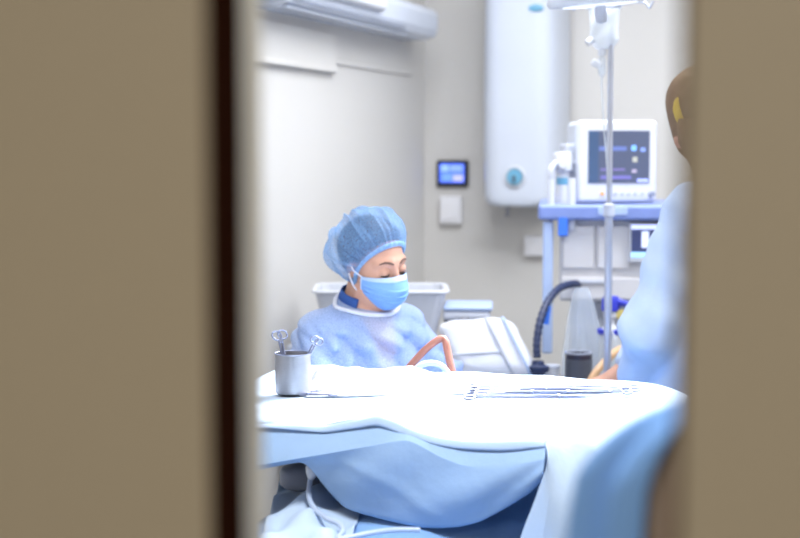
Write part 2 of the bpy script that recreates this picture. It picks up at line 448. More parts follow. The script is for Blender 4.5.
# gas outlet and valve assembly at the left end of the shelf
va = obj('breathing_valve', MB().lathe([(0.030, 1.258), (0.030, 1.30), (0.022, 1.31), (0.022, 1.37), (0.034, 1.375), (0.034, 1.43), (0.028, 1.438), (0, 1.44)], 28, (0.045, 0.08, 0)), M['white'], am)
obj('valve_window', MB().lathe([(0.0225, 1.325), (0.0235, 1.33), (0.0235, 1.345), (0.0225, 1.35)], 28, (0.045, 0.08, 0)), M['teal'], va)
obj('valve_port', MB().cyl((0.045, 0.08, 1.40), (0.045, 0.0, 1.40), 0.017), M['white'], va)
obj('valve_port', MB().cyl((0.045, 0.08, 1.40), (0.13, 0.10, 1.40), 0.014), M['lgrey'], va)
obj('flow_tube', MB().cyl((0.005, 0.02, 1.20), (0.005, 0.02, 1.345), 0.012), M['white'], va)
obj('flow_tube', MB().cyl((0.075, 0.0, 1.17), (0.075, 0.0, 1.35), 0.014), M['white'], va)
obj('hose_elbow', MB().tube([(0.005, 0.02, 1.345), (0.005, 0.025, 1.38), (0.02, 0.05, 1.40)], 0.012), M['lgrey'], va)
obj('blue_clip', MB().box((0.046, -0.03, 1.185), (0.034, 0.03, 0.07), 0.006), M['sky'], am)

# patient monitor on the shelf
mp = am.matrix_basis if False else None
R2 = Rz(MROT)
ml = Vector((mo.x, mo.y, 0))+R2 @ Vector((0.228, 0.10, 0)); 
pm = thing('patient_monitor', 'white patient monitor with dark square screen on the blue shelf', 'monitor', (ml.x, ml.y, zs1), MROT+radians(13))
obj('housing', MB().box((-0.015, 0.075, 0.150), (0.255, 0.15, 0.275), 0.02), M['enamel'], pm)
obj('bezel', MB().box((0, -0.012, 0.148), (0.286, 0.034, 0.288), 0.016), M['white'], pm)
marks = [(0.0, 0.16, 0, 1, (52, 70, 98)), (0.17, 0.62, 0.62, 0.70, (84, 98, 148)), (0.2, 0.6, 0.24, 0.28, (100, 92, 140)), (0.70, 0.78, 0.62, 0.72, (110, 160, 235)), (0.72, 0.8, 0.4, 0.5, (150, 150, 140)), (0.71, 0.79, 0.2, 0.26, (150, 140, 160)), (0.2, 0.7, 0.08, 0.14, (96, 92, 150)), (0.8, 0.98, 0.02, 0.08, (150, 160, 235)), (0.85, 0.93, 0.6, 0.68, (110, 130, 190))]
ui3 = screen_ui('monitor_screen', (66, 72, 92), marks, 0.55)
obj('screen', MB().box((0.004, -0.030, 0.164), (0.218, 0.004, 0.182)), ui3, pm, flat=True)
for k in range(7):
    obj('button', MB().sweep([(-0.055+k*0.024, -0.028, 0.036), (-0.055+k*0.024, -0.034, 0.036)], [0.0075, 0.0065], 14), M['orange'] if k == 0 else M['lgrey'], pm)
obj('control_knob', MB().sweep([(0.122, -0.028, 0.034), (0.122, -0.045, 0.034)], [0.011, 0.010], 18), M['grey'], pm)
obj('side_module', MB().box((-0.155, 0.07, 0.16), (0.035, 0.11, 0.10), 0.008), M['lgrey'], pm)
obj('cable_port', MB().cyl((-0.17, 0.05, 0.09), (-0.185, 0.05, 0.09), 0.012), M['grey'], pm)

# side trolley at the head end
tz = 0.66
tc = at(524, 380, 4.93)
st = thing('supply_trolley', 'white trolley carrying jars and a white bundle behind the operating table', 'trolley', (tc.x, tc.y, 0), radians(12))
obj('tabletop', MB().box((0.0, 0, tz-0.012), (0.72, 0.26, 0.024), 0.005), M['white'], st)
obj('shelf', MB().box((0.0, 0, 0.25), (0.68, 0.22, 0.02), 0.004), M['white'], st)
for sx in (-0.32, 0.32):
    for sy in (-0.1, 0.1):
        lg = obj('leg', MB().cyl((sx, sy, 0.05), (sx, sy, tz-0.02), 0.012), M['chrome'], st)
        obj('caster', MB().cyl((sx-0.012, sy, 0.03), (sx+0.012, sy, 0.03), 0.03), M['dgrey'], lg)

# the white bundle tied with a strap
bc = at(489, 345, 4.93); bc.z = tz+0.165
bd = thing('wrapped_bundle', 'plump white wrapped bundle with grey strap behind the rubber tube', 'bundle', (bc.x, bc.y, tz), radians(20))
def pillow(c, s, e=0.5, rot=None, n=44, m=26, wr=0.004):
    rows = []
    for i in range(m+1):
        r = []
        th = -pi/2+pi*i/m
        for k in range(n+1):
            ph = 2*pi*k/n
            f = lambda v: math.copysign(abs(v)**e, v)
            x = f(cos(th))*f(cos(ph)); y = f(cos(th))*f(sin(ph)); z = f(sin(th))
            w = 1+wr*6*sin(5*x+3*z)*cos(4*y+2*x)+wr*4*sin(11*z+7*x)
            pv = Vector((x*s[0]*w, y*s[1]*w, z*s[2]*w))
            if rot is not None: pv = rot @ pv
            r.append(Vector(c)+pv)
        rows.append(r)
    return MB().grid(rows)
rb = Ry(radians(-14)) @ Rx(radians(24))
rb = Matrix(((1, 0, -0.42), (0, 1, 0), (0, 0, 1))) @ Ry(radians(-3)) @ Rx(radians(-26))
obj('wrapping', pillow((0, 0.02, 0.118), (0.132, 0.085, 0.100), 0.42, rb), M['band'], bd)
def strap_ring(mk, w, off):
    rows = []
    for j in range(2):
        r = []
        for k in range(61):
            ph = 2*pi*k/60; f = lambda v: math.copysign(abs(v)**0.42, v)
            r.append(rb @ Vector((off+(j-0.5)*w, f(cos(ph))*0.088, f(sin(ph))*0.101))+Vector((0, 0.02, 0.118)))
        rows.append(r)
    return MB().grid(rows)
obj('strap', strap_ring(0, 0.014, 0.045), M['lgrey'], bd, solid=0.004)
obj('strap', strap_ring(0, 0.010, 0.100), M['pblue'], bd, solid=0.003)  # added pale blue strip, stands for the bluish shadow at the bundle's right end
obj('seam', MB().tube([rb @ Vector((x, -0.088, -0.03))+Vector((0, 0.02, 0.118)) for x in (-0.14, -0.07, 0, 0.04)], 0.003), M['lgrey'], bd)

# dark pot with blue hose rising to the machine
p = at(538, 374, 4.88)
pot = thing('black_pot', 'small dark blue pot at the foot of the curved hose', 'container', (p.x, p.y, tz))
obj('body', MB().lathe([(0.024, 0), (0.026, 0.004), (0.024, 0.06), (0.036, 0.066), (0.036, 0.082), (0.022, 0.088), (0.018, 0.10), (0, 0.10)], 28), M['navy'], pot)
obj('side_spout', MB().tube([(-0.02, 0, 0.05), (-0.045, -0.005, 0.056), (-0.06, -0.01, 0.035)], 0.006), M['dgrey'], pot)
ctl = [at(x, y, d) for x, y, d in ((537, 358, 4.88), (537, 340, 4.89), (541, 318, 4.92), (549, 300, 4.98), (560, 288, 5.06), (573, 284, 5.14), (580, 285, 5.22))]
pts = smooth(ctl, 14)
hr = [0.0125+0.0010*(1 if (i//2) % 2 else -1) for i in range(len(pts))]
tag(obj('breathing_hose', MB().sweep(pts, hr, 14), M['navy']), 'dark blue corrugated hose arching from the pot up to the machine', 'hose')
p = at(546, 315, 4.96)
tag(obj('tape_tab', MB().box(p, (0.026, 0.012, 0.062), 0.003, rot=Rz(0.3) @ Ry(0.12)), M['sky']), 'bright blue tape tab stuck on the dark hose', 'tape')
# white cup, dark jar, canister, film
p = at(552, 376, 4.95)
cup = thing('plastic_cup', 'small white plastic cup between dark pot and dark jar', 'cup', (p.x, p.y, tz))
obj('body', MB().lathe([(0.020, 0), (0.026, 0.07), (0.0245, 0.07), (0.019, 0.004), (0, 0.004)], 28), M['white'], cup)
obj('lid', MB().lathe([(0, 0.078), (0.027, 0.076), (0.028, 0.07), (0.026, 0.068)], 28), M['lgrey'], cup)
p = at(578.5, 374, 4.9)
jar = thing('dark_jar', 'dark cylindrical jar standing under the clear plastic film', 'jar', (p.x, p.y, tz))
obj('body', MB().lathe([(0.040, 0), (0.044, 0.006), (0.044, 0.120), (0.042, 0.124), (0.038, 0.124), (0.038, 0.012), (0, 0.012)], 32), M['dglass'], jar)
obj('label_strip', MB().lathe([(0.0448, 0.02), (0.0448, 0.105)], 32), M['dgrey'], jar)
obj('rim', MB().torus((0, 0, 0.124), 0.041, 0.004), M['grey'], jar)
p = at(581, 374, 5.0)
rows = []
zt = at(575, 289, 5.02).z-tz
for i in range(21):
    t = i/20; r = []
    for k in range(49):
        ph = 2*pi*k/48
        wx_ = 0.022+(0.086-0.022)*(1-t)**0.8; wy_ = 0.010+0.03*(1-t)
        fold = 1+0.10*sin(6*ph+t)*(1-0.4*t)+0.05*sin(11*ph+5*t)
        r.append(Vector((wx_*cos(ph)*fold-0.02*t, wy_*sin(ph)*fold, zt*t)))
    rows.append(r)
fo = obj('plastic_film', MB().grid(rows), M['film'], None); fo.location = (p.x, p.y+0.10, tz)
tag(fo, 'clear crinkled plastic film cover hanging below the machine by the hose', 'plastic film')
p = at(610, 374, 4.98)
cn = thing('suction_canister', 'clear canister with violet blue cap and ring beside the drip pole', 'canister', (p.x, p.y, tz))
obj('body', MB().lathe([(0.036, 0), (0.040, 0.006), (0.040, 0.175), (0.036, 0.18), (0.034, 0.176), (0.036, 0.010), (0, 0.01)], 32), M['bag'], cn)
obj('ring', MB().lathe([(0.034, 0.178), (0.044, 0.178), (0.045, 0.192), (0.034, 0.194)], 32), M['vblue'], cn)
obj('neck', MB().lathe([(0.03, 0.194), (0.016, 0.21), (0.016, 0.228), (0.024, 0.232), (0.024, 0.256), (0, 0.256)], 28), M['white'], cn)
obj('label', MB().box((0.042, -0.005, 0.244), (0.04, 0.02, 0.03), 0.003), M['yellow'], cn)
obj('cap', MB().lathe([(0.030, 0.254), (0.031, 0.258), (0.030, 0.29), (0.024, 0.302), (0, 0.304)], 28), M['vblue'], cn)
obj('cap_spout', MB().sweep([(0.0, 0, 0.288), (0.075, -0.01, 0.275)], [0.016, 0.008], 16), M['vblue'], cn)
ctl = [at(x, y, d) for x, y, d in ((588, 386, 4.78), (597, 371, 4.8), (612, 355, 4.84), (622, 349, 4.88), (634, 352, 4.9), (644, 366, 4.9), (650, 384, 4.9))]
tag(obj('rubber_hose', MB().tube(ctl, 0.0125, 14), M['orub']), 'tan rubber hose arching beside the gowned arm', 'hose')

# milky tub, grey case and the cabinet they stand on
q = at(381, 345, 5.25); cz = at(381, 345, 5.25).z
cb = thing('low_cabinet', 'low white cabinet behind the seated woman', 'cabinet', (-1.62, q.y+0.08, 0), 0)
obj('body', MB().box((-0.02, 0, (cz+0.04)/2), (0.66, 0.34, cz-0.06), 0.006), M['offwhite'], cb)
obj('worktop', MB().box((-0.02, 0, cz-0.012), (0.70, 0.38, 0.024), 0.006), M['lgrey'], cb)
for sx in (-0.19, 0.15):
    dd = obj('door', MB().box((sx, -0.177, cz/2), (0.32, 0.018, cz-0.14), 0.004), M['offwhite'], cb)
    obj('handle', MB().cyl((sx+0.15 if sx < 0 else sx-0.15, -0.202, cz/2-0.05), (sx+0.15 if sx < 0 else sx-0.15, -0.202, cz/2+0.09), 0.006), M['steel'], dd)
obj('plinth', MB().box((-0.02, 0.02, 0.035), (0.62, 0.28, 0.07)), M['grey'], cb)
tb = thing('storage_tub', 'milky white open plastic tub behind the seated woman', 'tub', (q.x, q.y, cz), radians(18))
th_ = at(381, 288, 5.2).z-cz; tw = 0.228
def tubring(w, d, z, r=0.035, n=10):
    out = []
    for cx, cy, a0 in ((w-r, d-r, 0), (-w+r, d-r, 90), (-w+r, -d+r, 180), (w-r, -d+r, 270)):
        for k in range(n+1):
            a = radians(a0+90*k/n); out.append(Vector((cx+r*cos(a), cy+r*sin(a), z)))
    out.append(out[0]); return out
rows = [tubring(tw-0.045, 0.10, 0.0), tubring(tw-0.045, 0.10, 0.002), tubring(tw-0.004, 0.14, th_-0.012), tubring(tw, 0.144, th_-0.01), tubring(tw, 0.144, th_), tubring(tw-0.01, 0.134, th_), tubring(tw-0.05, 0.095, 0.006)]
b = MB().grid(rows); k_ = len(rows[0]); b.f.append(tuple(range(k_-1))); b.f.append(tuple((len(rows)-1)*k_+i for i in range(k_-1)))
obj('body', b, M['tub'], tb)
obj('rim', MB().sweep(tubring(tw+0.003, 0.147, th_-0.004), 0.006, 8, False), M['white'], tb)
p = at(464, 338, 5.22)
gc = thing('equipment_case', 'flat grey case with pale lid on the cabinet right of the tub', 'case', (p.x, p.y+0.02, cz), radians(14))
hz = at(463, 304, 5.2).z-cz
obj('body', MB().box((-0.01, 0, hz*0.36), (0.125, 0.17, hz*0.70), 0.008), M['dgrey'], gc)
obj('lid', MB().box((0.005, -0.01, hz*0.78), (0.165, 0.2, hz*0.2), 0.012), M['lgrey'], gc)
obj('lid_top', MB().box((0.01, -0.012, hz*0.95), (0.17, 0.2, hz*0.12), 0.008), M['pblue'], gc)
obj('latch', MB().box((0, -0.112, hz*0.66), (0.03, 0.008, 0.03), 0.002), M['steel'], gc)

# drip stand with bag
pb = at(608, 300, 4.72); pt = at(606, 26, 4.72)
px_, py_ = pb.x, pb.y
iv = thing('drip_stand', 'slim steel drip stand in front of the patient monitor', 'drip stand', (px_, py_, 0))
obj('pole', MB().cyl((0, 0, 0.08), (0, 0, 1.25), 0.0125).cyl((0, 0, 1.25), (0, 0, pt.z+0.06), 0.009), M['chrome'], iv)
obj('clamp_collar', MB().lathe([(0.012, 1.235), (0.018, 1.24), (0.018, 1.275), (0.012, 1.28)], 20), M['lgrey'], iv)
zt = pt.z+0.06
for s_ in (-1, 1):
    pp = [Vector((0, 0, zt-0.01)), Vector((s_*0.03, 0, zt)), Vector((s_*0.10, 0, zt+0.005)), Vector((s_*0.118, 0, zt-0.012)), Vector((s_*0.13, 0, zt+0.008))]
    obj('hook', MB().tube(pp, 0.004), M['chrome'], iv)
for k in range(5):
    a = 2*pi*k/5+0.3
    lg = obj('foot', MB().sweep([(0, 0, 0.1), (0.26*cos(a), 0.26*sin(a), 0.065)], [0.016, 0.010], 10), M['grey'], iv)
    obj('caster', MB().cyl((0.26*cos(a)-0.01, 0.26*sin(a), 0.03), (0.26*cos(a)+0.01, 0.26*sin(a), 0.03), 0.03), M['dgrey'], lg)
tp_ = at(607, 10, 4.70)
bg = thing('drip_bag', 'clear plump drip bag hanging from the drip stand', 'drip bag', (tp_.x, tp_.y-0.045, 0))
z0 = tp_.z; zl = at(607, 50, 4.7).z
rows = []
for i in range(25):
    t = i/24; r = []
    wv = 0.05*(1-0.10*sin(pi*t)) if t < 0.72 else 0.05*(1-((t-0.72)/0.28)**1.6*0.55)
    tk = 0.004+0.024*sin(pi*min(1, t*0.9+0.05))**0.7
    for k in range(33):
        ph = 2*pi*k/32; r.append((wv*cos(ph), tk*sin(ph)*(1+0.15*sin(9*t+3*cos(ph))), z0+(zl-z0)*t))
    rows.append(r)
obj('bag', MB().grid(rows), M['bag'], bg)
obj('hanger_seam', MB().box((0, 0, z0+0.012), (0.106, 0.006, 0.03), 0.003), M['film'], bg)
obj('hanger_loop', MB().torus((-0.05, 0.01, z0+0.02), 0.018, 0.004, (0, 1, 0.2)), M['white'], bg)
obj('hanger_loop', MB().torus((0.04, 0.01, z0+0.022), 0.016, 0.004, (0, 1, 0.2)), M['white'], bg)
obj('bag_port', MB().cyl((-0.006, 0, zl+0.01), (-0.006, 0, zl-0.02), 0.013), M['white'], bg)
obj('bag_port', MB().cyl((-0.035, -0.01, zl+0.03), (-0.05, -0.02, zl+0.018), 0.011), M['white'], bg)
dc = obj('drip_chamber', MB().lathe([(0.006, zl-0.02), (0.012, zl-0.03), (0.012, zl-0.075), (0.004, zl-0.088)], 20, (-0.006, 0, 0)), M['bag'], bg)
obj('flow_clamp', MB().box((-0.022, -0.01, zl-0.045), (0.03, 0.016, 0.022), 0.004, rot=Ry(0.5)), M['white'], dc)
obj('drip_line', MB().tube([(-0.006, 0, zl-0.088), (-0.001, 0.0, zl-0.2), (0.018, 0.03, zl-0.5), (0.016, 0.03, 0.95), (0.05, -0.02, 0.85)], 0.0028, 8), M['bag'], bg)

# overhead surgical lamp
lc = at(600, 3, 4.35)
sl = thing('surgical_lamp', 'white dish of a surgical lamp hanging over the operating table', 'surgical lamp', (lc.x, lc.y, 0))
tilt = Ry(radians(-4)) @ Rx(radians(4))
z0 = lc.z
def ltl(mb):
    mb.v = [tuple(tilt @ (Vector(v)-Vector((0, 0, z0)))+Vector((0, 0, z0))) for v in mb.v]; return mb
obj('lamp_head', ltl(MB().lathe([(0.0, 0.13), (0.06, 0.125), (0.09, 0.09), (0.13, 0.06), (0.150, 0.03), (0.154, 0.008), (0.148, -0.004), (0.12, -0.004), (0.0, -0.002)], 48, (0, 0, z0))), M['enamel'], sl)
lens = mat('lamp_lens', (235, 240, 250), 0.2, emit=0.3)
obj('lens', ltl(MB().lathe([(0.11, -0.005), (0.11, -0.008), (0.0, -0.009)], 40, (0, 0, z0))), lens, sl)
obj('handle', ltl(MB().lathe([(0.016, -0.009), (0.018, -0.03), (0.016, -0.055), (0, -0.06)], 20, (0, 0, z0))), M['lgrey'], sl)
obj('swivel', ltl(MB().torus((0, 0, z0+0.13), 0.05, 0.014, (1, 0, 0))), M['lgrey'], sl)
obj('arm', MB().tube([(0, 0, z0+0.17), (0.05, 0.02, z0+0.30), (0.45, 0.10, z0+0.62)], 0.024, 14), M['enamel'], sl)
obj('ceiling_column', MB().cyl((0.45, 0.10, z0+0.56), (0.45, 0.10, H), 0.035).lathe([(0.13, H-0.04), (0.13, H)], 30, (0.45, 0.10, 0)), M['enamel'], sl)

# ------------------------------------------------------------------ operating table and its drape
BX0, BX1, BY0, BY1, BZ = -1.23, -0.575, 2.30, 4.42, 0.66
ot = thing('operating_table', 'draped operating table between the two gowned people', 'operating table', ((BX0+BX1)/2, 3.4, 0))
cx_ = (BX0+BX1)/2
obj('mattress', MB().box((0, (BY0+BY1)/2-3.4, BZ-0.045), (BX1-BX0, BY1-BY0, 0.08), 0.025), M['dgrey'], ot)
obj('table_frame', MB().box((0, (BY0+BY1)/2-3.4, BZ-0.105), (BX1-BX0-0.04, BY1-BY0-0.06, 0.035), 0.005), M['steel'], ot)
obj('column', MB().box((0, 0.05, 0.34), (0.2, 0.26, 0.42), 0.02), M['steel'], ot)
obj('base', MB().box((0, 0.05, 0.07), (0.42, 0.95, 0.14), 0.03), M['grey'], ot)
rng = np.random.default_rng(3)
def wr(x, y, s=1.0):
    return s*(0.006*sin(14*x+9*y+2*sin(5*y))+0.005*sin(23*y-11*x+1.3)+0.003*sin(41*x+30*y+3*sin(9*x))+0.002*sin(60*y-20*x))
rows = []
nx, ny = 70, 120
for j in range(ny+1):
    y = BY0-0.05+(BY1+0.1-BY0)*j/ny; r = []
    for i in range(nx+1):
        u = -1+2*i/nx
        s_ = u*0.40; half = (BX1-BX0)/2+0.012
        if abs(s_) <= half: x = cx_+s_; z = BZ+0.006
        else:
            k = abs(s_)-half; x = cx_+math.copysign(half+0.012*(1-math.exp(-k*30))+0.012*sin(30*y)*k*6, s_); z = BZ+0.006-k*0.95
        hump = 0.055*math.exp(-((s_)/0.16)**2)*min(1, max(0, (y-2.75)/0.35))
        z += (wr(x, y)+0.008+hump) if abs(s_) <= half else 0.0
        ey = max(0, abs(y-(BY0+BY1)/2)-(BY1-BY0)/2-0.0)
        z -= ey*1.6
        r.append((x, y, z))
    rows.append(r)
bdp = obj('operating_table_drape', MB().grid(rows), M['drape2'], None, solid=0.003)
tag(bdp, 'rumpled deep blue drape spread on the operating table below the instrument table', 'drape')

# pale sheet piled at the near left of the operating table
rows = []
for j in range(41):
    v = j/40; r = []
    for i in range(41):
        u = i/40
        p = atz(258+92*u+25*v, 545-74*v-14*u*v, 0.70)
        z = 0.697+0.018*sin(pi*u)*sin(pi*v)+0.012*sin(9*u+7*v+2*sin(6*v))*sin(pi*u)**0.5+0.007*sin(23*v-9*u)
        r.append((p.x, p.y, max(z, 0.69+wr(p.x, p.y)*0.5)))
    rows.append(r)
sh = obj('folded_sheet', MB().grid(rows), M['cover'], None, solid=0.003)
tag(sh, 'pale crumpled sheet lying at the near left corner of the operating table', 'sheet')
# tubing with white connector
ctl = []
for x, y, z in ((312, 473, 0.775), (310, 482, 0.755), (309, 497, 0.738), (315, 509, 0.728), (326, 518, 0.724), (339, 524, 0.722), (343, 531, 0.720), (338, 539, 0.720), (352, 537, 0.718), (372, 533, 0.716), (396, 530, 0.716), (420, 530, 0.715)):
    ctl.append(atz(x, y, z))
tb_ = thing('suction_tube', 'clear grey tube with white connector lying on the blue drape', 'tube', ctl[4])
obj('tube', MB().tube(ctl, 0.0055, 12), M['cable'], tb_, off=ctl[4])
obj('connector', MB().sweep([ctl[0]+Vector((0, 0, 0.022)), ctl[0]+Vector((0, 0, 0.012)), ctl[0], ctl[0]+(ctl[1]-ctl[0])*0.6], [0.008, 0.014, 0.013, 0.007], 16), M['white'], tb_, off=ctl[4])
# grey pad glimpsed under the drape corner
p = atz(291, 470, 0.76)
gp = thing('positioning_pad', 'dark grey padded block under the left corner of the blue drape', 'pad', (p.x, p.y+0.05, 0.69), radians(20))
obj('pad', pillow((0, 0, 0.045), (0.045, 0.04, 0.030), 0.75, None, 32, 18, 0.004), M['grey'], gp)

# ------------------------------------------------------------------ instrument table with its drape
TZ = 0.88
TX0, TX1, TY0, TY1 = -1.50, -0.67, 2.87, 3.63
it = thing('instrument_table', 'draped instrument table standing across the operating table', 'table', ((TX0+TX1)/2, (TY0+TY1)/2, 0))
mx_, my_ = (TX0+TX1)/2, (TY0+TY1)/2
obj('tabletop', MB().box((0, 0, TZ-0.022), (TX1-TX0, TY1-TY0, 0.03), 0.006), M['chrome'], it)
for sy in (TY0+0.03, TY1-0.03):
    obj('leg', MB().cyl((TX0+0.05-mx_, sy-my_, 0.07), (TX0+0.05-mx_, sy-my_, TZ-0.037), 0.016), M['chrome'], it)
fb = obj('base', MB().box((TX0+0.05-mx_, 0, 0.07), (0.05, TY1-TY0, 0.035), 0.008).box((0.02, TY0+0.03-my_, 0.07), (TX1-TX0-0.06, 0.05, 0.035), 0.008), M['chrome'], it)
for sx, sy in ((TX0+0.05, TY0+0.03), (TX0+0.05, TY1-0.03), (TX1-0.05, TY0+0.03)):
    obj('caster', MB().cyl((sx-mx_-0.012, sy-my_, 0.027), (sx-mx_+0.012, sy-my_, 0.027), 0.027), M['dgrey'], fb)

# columns: pixel x, top edge, pale band, fold line, hem
cols = [(150, 424, 429, 474, 492), (215, 424, 429, 470, 480), (270, 424, 428, 463, 467), (303, 425, 431, 457.5, 461), (313, 426, 432, 456, 470), (325, 426, 433, 454, 487), (345, 422, 430, 450.5, 508), (360, 419, 428, 448, 513),
        (378, 415, 425, 445, 518), (395, 421, 432, 441.5, 522), (408, 427, 437, 440.5, 525), (420, 432, 441, 446, 527), (440, 437, 446, 457, 528),
        (460, 440, 449, 465, 526.5), (480, 441, 450, 468, 521.5), (500, 441, 451, 467, 511), (520, 440, 450, 464, 499), (533, 439.5, 448, 462, 490), (545, 441, 447, 459, 478)]
YE = 2.828
xs = [c[0] for c in cols]
fx = np.linspace(xs[0], xs[-1], 150)
def ip(k): return np.interp(fx, xs, [c[k] for c in cols])
def sm(a, n=3):
    for _ in range(n): a = np.concatenate([[a[0]], (a[:-2]+2*a[1:-1]+a[2:])/4, [a[-1]]])
    return a
eE, eB, eM, eH = sm(ip(1), 4), sm(ip(2), 4), sm(ip(3), 2), sm(ip(4), 4)
rowE = [aty(x, y, YE) for x, y in zip(fx, eE)]
rowB = [aty(x, y, YE-0.011) for x, y in zip(fx, eB)]
rowM = [aty(x, y, YE-0.026-0.020*max(0, min(1, (410-x)/80))-0.004*max(0, min(1, (x-430)/20))) for x, y in zip(fx, eM)]
rowH = [aty(x, y, YE+0.0-0.02*min(1, max(0, (x-330)/60))) for x, y in zip(fx, eH)]
# top of the cloth
rows = []
NT = 60
for j in range(NT, 0, -1):
    t = (j/NT)**1.4; r = []
    for k, p in enumerate(rowE):
        y = YE+t*(TY1+0.012-YE)
        xe = p.x
        # right edge runs straight back, left the same
        z = TZ+(p.z-TZ)*math.exp(-t*9)+0.002*sin(9*xe+13*y)+0.0015*sin(31*xe-17*y)
        r.append(Vector((xe, y, z)))
    rows.append(r)
def blend(A, B_, n, bulge=0.0):
    out = []
    for i in range(1, n+1):
        t = i/n; out.append([a.lerp(b_, t)+Vector((0, -bulge*sin(pi*t), 0)) for a, b_ in zip(A, B_)])
    return out
rows.append(rowE)
hem_mesh = MB().grid([rowE]+blend(rowE, rowB, 4, 0.003))
b = MB().grid(rows)
rowT = [Vector((p.x, YE+0.010, p.z+0.012)) for p in rowB]
fr = [rowT] + blend(rowT, rowM, 8, 0.002)
fl = blend(rowM, rowH, 18, 0.0)
for i, r in enumerate(fl):
    t = (i+1)/18
    for k, p in enumerate(r):
        x = fx[k]
        p.y += 0.006*sin(0.06*x+4*t)*sin(pi*t)-0.012*sin(pi*t)*max(0, min(1, (x-340)/60))
        dg = abs((x-330)*0.55-(t*80-8))/ (1+0.55**2)**0.5          # fold running down the left of the flap
        p.y -= 0.004*math.exp(-(dg/7.0)**2)*sin(pi*t)
fr += fl
flap_mesh = MB().grid(fr)
# back hang
bk = [rows[0]]
for i in range(1, 9): bk.append([p+Vector((0, 0.012*(1-math.exp(-i)), -0.030*i)) for p in rows[0]])
b.grid(bk)
# right side: cloth tented out beyond the corner and falling in folds
ring = [rowE[-1]]
topR = [rows[NT-j][-1] if j else rowE[-1] for j in range(0, NT)]
side = [rowE[-1]]+[rows[NT-1-j][-1] for j in range(0, NT)]
NS = 48; NV = 34
S0 = smooth([rowE[-1], aty(548.5, 459, YE-0.045), aty(537, 494, YE-0.055), aty(521, 536, YE-0.07), aty(505, 590, YE-0.09)], 9)
S0 = [S0[int(round(i*(len(S0)-1)/NV))] for i in range(NV+1)]
rs = []
for s_i in range(NS+1):
    s = s_i/NS
    base = side[min(len(side)-1, int(round(s*(len(side)-1))))]
    ang = radians(-100+85*min(1, s*1.9)**0.7) if s < 0.999 else 0
    dirv = Vector((cos(ang), sin(ang), 0))
    reach = 0.075+0.175*min(1, s*1.5)
    r = []
    for v_i in range(NV+1):
        v = v_i/NV
        # profile: leaves the table gently, then falls
        out_ = reach*(1-(1-min(1, v*1.9))**2.0)
        soft = 0.06+0.55*min(1, s*1.6)
        drop = 0.62*(v**(1.1+1.1*min(1, s*1.6)))
        fold = 0.020*sin(17*s+1.0)*v+0.012*sin(34*s+2.0+2*v)*v
        p = base+dirv*(out_+fold)+Vector((0, 0, -drop))
        p += Vector((0.01*sin(20*v+9*s), 0.006*sin(13*v), 0))*v*0.6
        if s < 0.22:
            q_ = S0[v_i]; w_s = 0.5+0.5*cos(pi*s/0.22); p = p.lerp(q_, w_s)
        # small tucked pleat on the slope behind the corner
        p.z += 0.016*math.exp(-((s-0.30)/0.035)**2)*math.exp(-((v-0.16)/0.10)**2)
        r.append(p)
    rs.append(r)
rs = [[Vector(p) for p in r] for r in rs]
b.grid(rs)
td = obj('table_drape', b, M['cover'], None, solid=0.0022, weld=True)
td.data.set_sharp_from_angle(angle=radians(24))
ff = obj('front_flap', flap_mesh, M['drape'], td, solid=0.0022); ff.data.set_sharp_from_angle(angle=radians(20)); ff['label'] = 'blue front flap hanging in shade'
obj('hem', hem_mesh, M['hem'], td, solid=0.0022)['label'] = 'pale hem along the front edge'
tag(td, 'pale blue drape covering the instrument table with folded front flap', 'drape')

# white gauze heap
def heap(name, rows_px, label, cat):
    pass
gx0, gx1 = 312, 474
rows = []
profx = [306, 315, 330, 350, 370, 385, 400, 412, 425, 440, 455, 472, 482]
profy = [396, 366, 365, 366.5, 368, 368, 365.5, 365.5, 369, 373, 375, 376.5, 392]
for j in range(31):
    v = j/30; r = []
    for i in range(91):
        u = i/90; x = 306+176*u
        yb = np.interp(x, profx, profy)
        base_b = atz(x, 377.5, TZ+0.002); base_f = atz(x, 397.5-3*u, TZ+0.002)
        top_at = atz(x, yb, TZ)  # ridge line as seen
        g = base_f.lerp(base_b, v)
        ridge = max(0.004, 0.0023*(376-yb)*1.25) if 312 < x < 476 else 0.002
        env = sin(pi*min(1, v*1.0))**0.6 if v < 1 else 0
        peak = math.exp(-((v-0.8)/0.28)**2)
        z = ridge*peak+0.007*env*(0.5+0.5*sin(0.09*x+4*v+2*sin(0.05*x)))+0.0035*env*sin(0.14*x-7*v)+0.0015*env*sin(0.33*x+12*v)
        z *= min(1, u*12)*min(1, (1-u)*10)
        r.append(Vector((g.x, g.y, TZ+0.004+max(0, z))))
    rows.append(r)
gz = obj('gauze_pile', MB().grid(rows), M['gauze'], None, solid=0.003)
tag(gz, 'heap of crumpled white gauze on the instrument table before the woman', 'gauze')

# steel cup
cc = atz(293, 393.5, TZ+0.003)
cp = thing('steel_cup', 'brushed steel cup holding scissors at the left of the instrument table', 'cup', cc)
cr, chh = 0.0415, at(293, 349.5, 3.53).z-TZ-0.003
obj('body', MB().lathe([(0.036, 0), (cr-0.001, 0.004), (cr, 0.02), (cr, chh-0.004), (cr+0.0015, chh), (cr-0.0005, chh+0.001), (cr-0.002, chh-0.004), (cr-0.002, 0.006), (0, 0.006)], 48), M['steel'], cp)
obj('rim', MB().torus((0, 0, chh), cr, 0.0016, n=48), M['steel2'], cp)

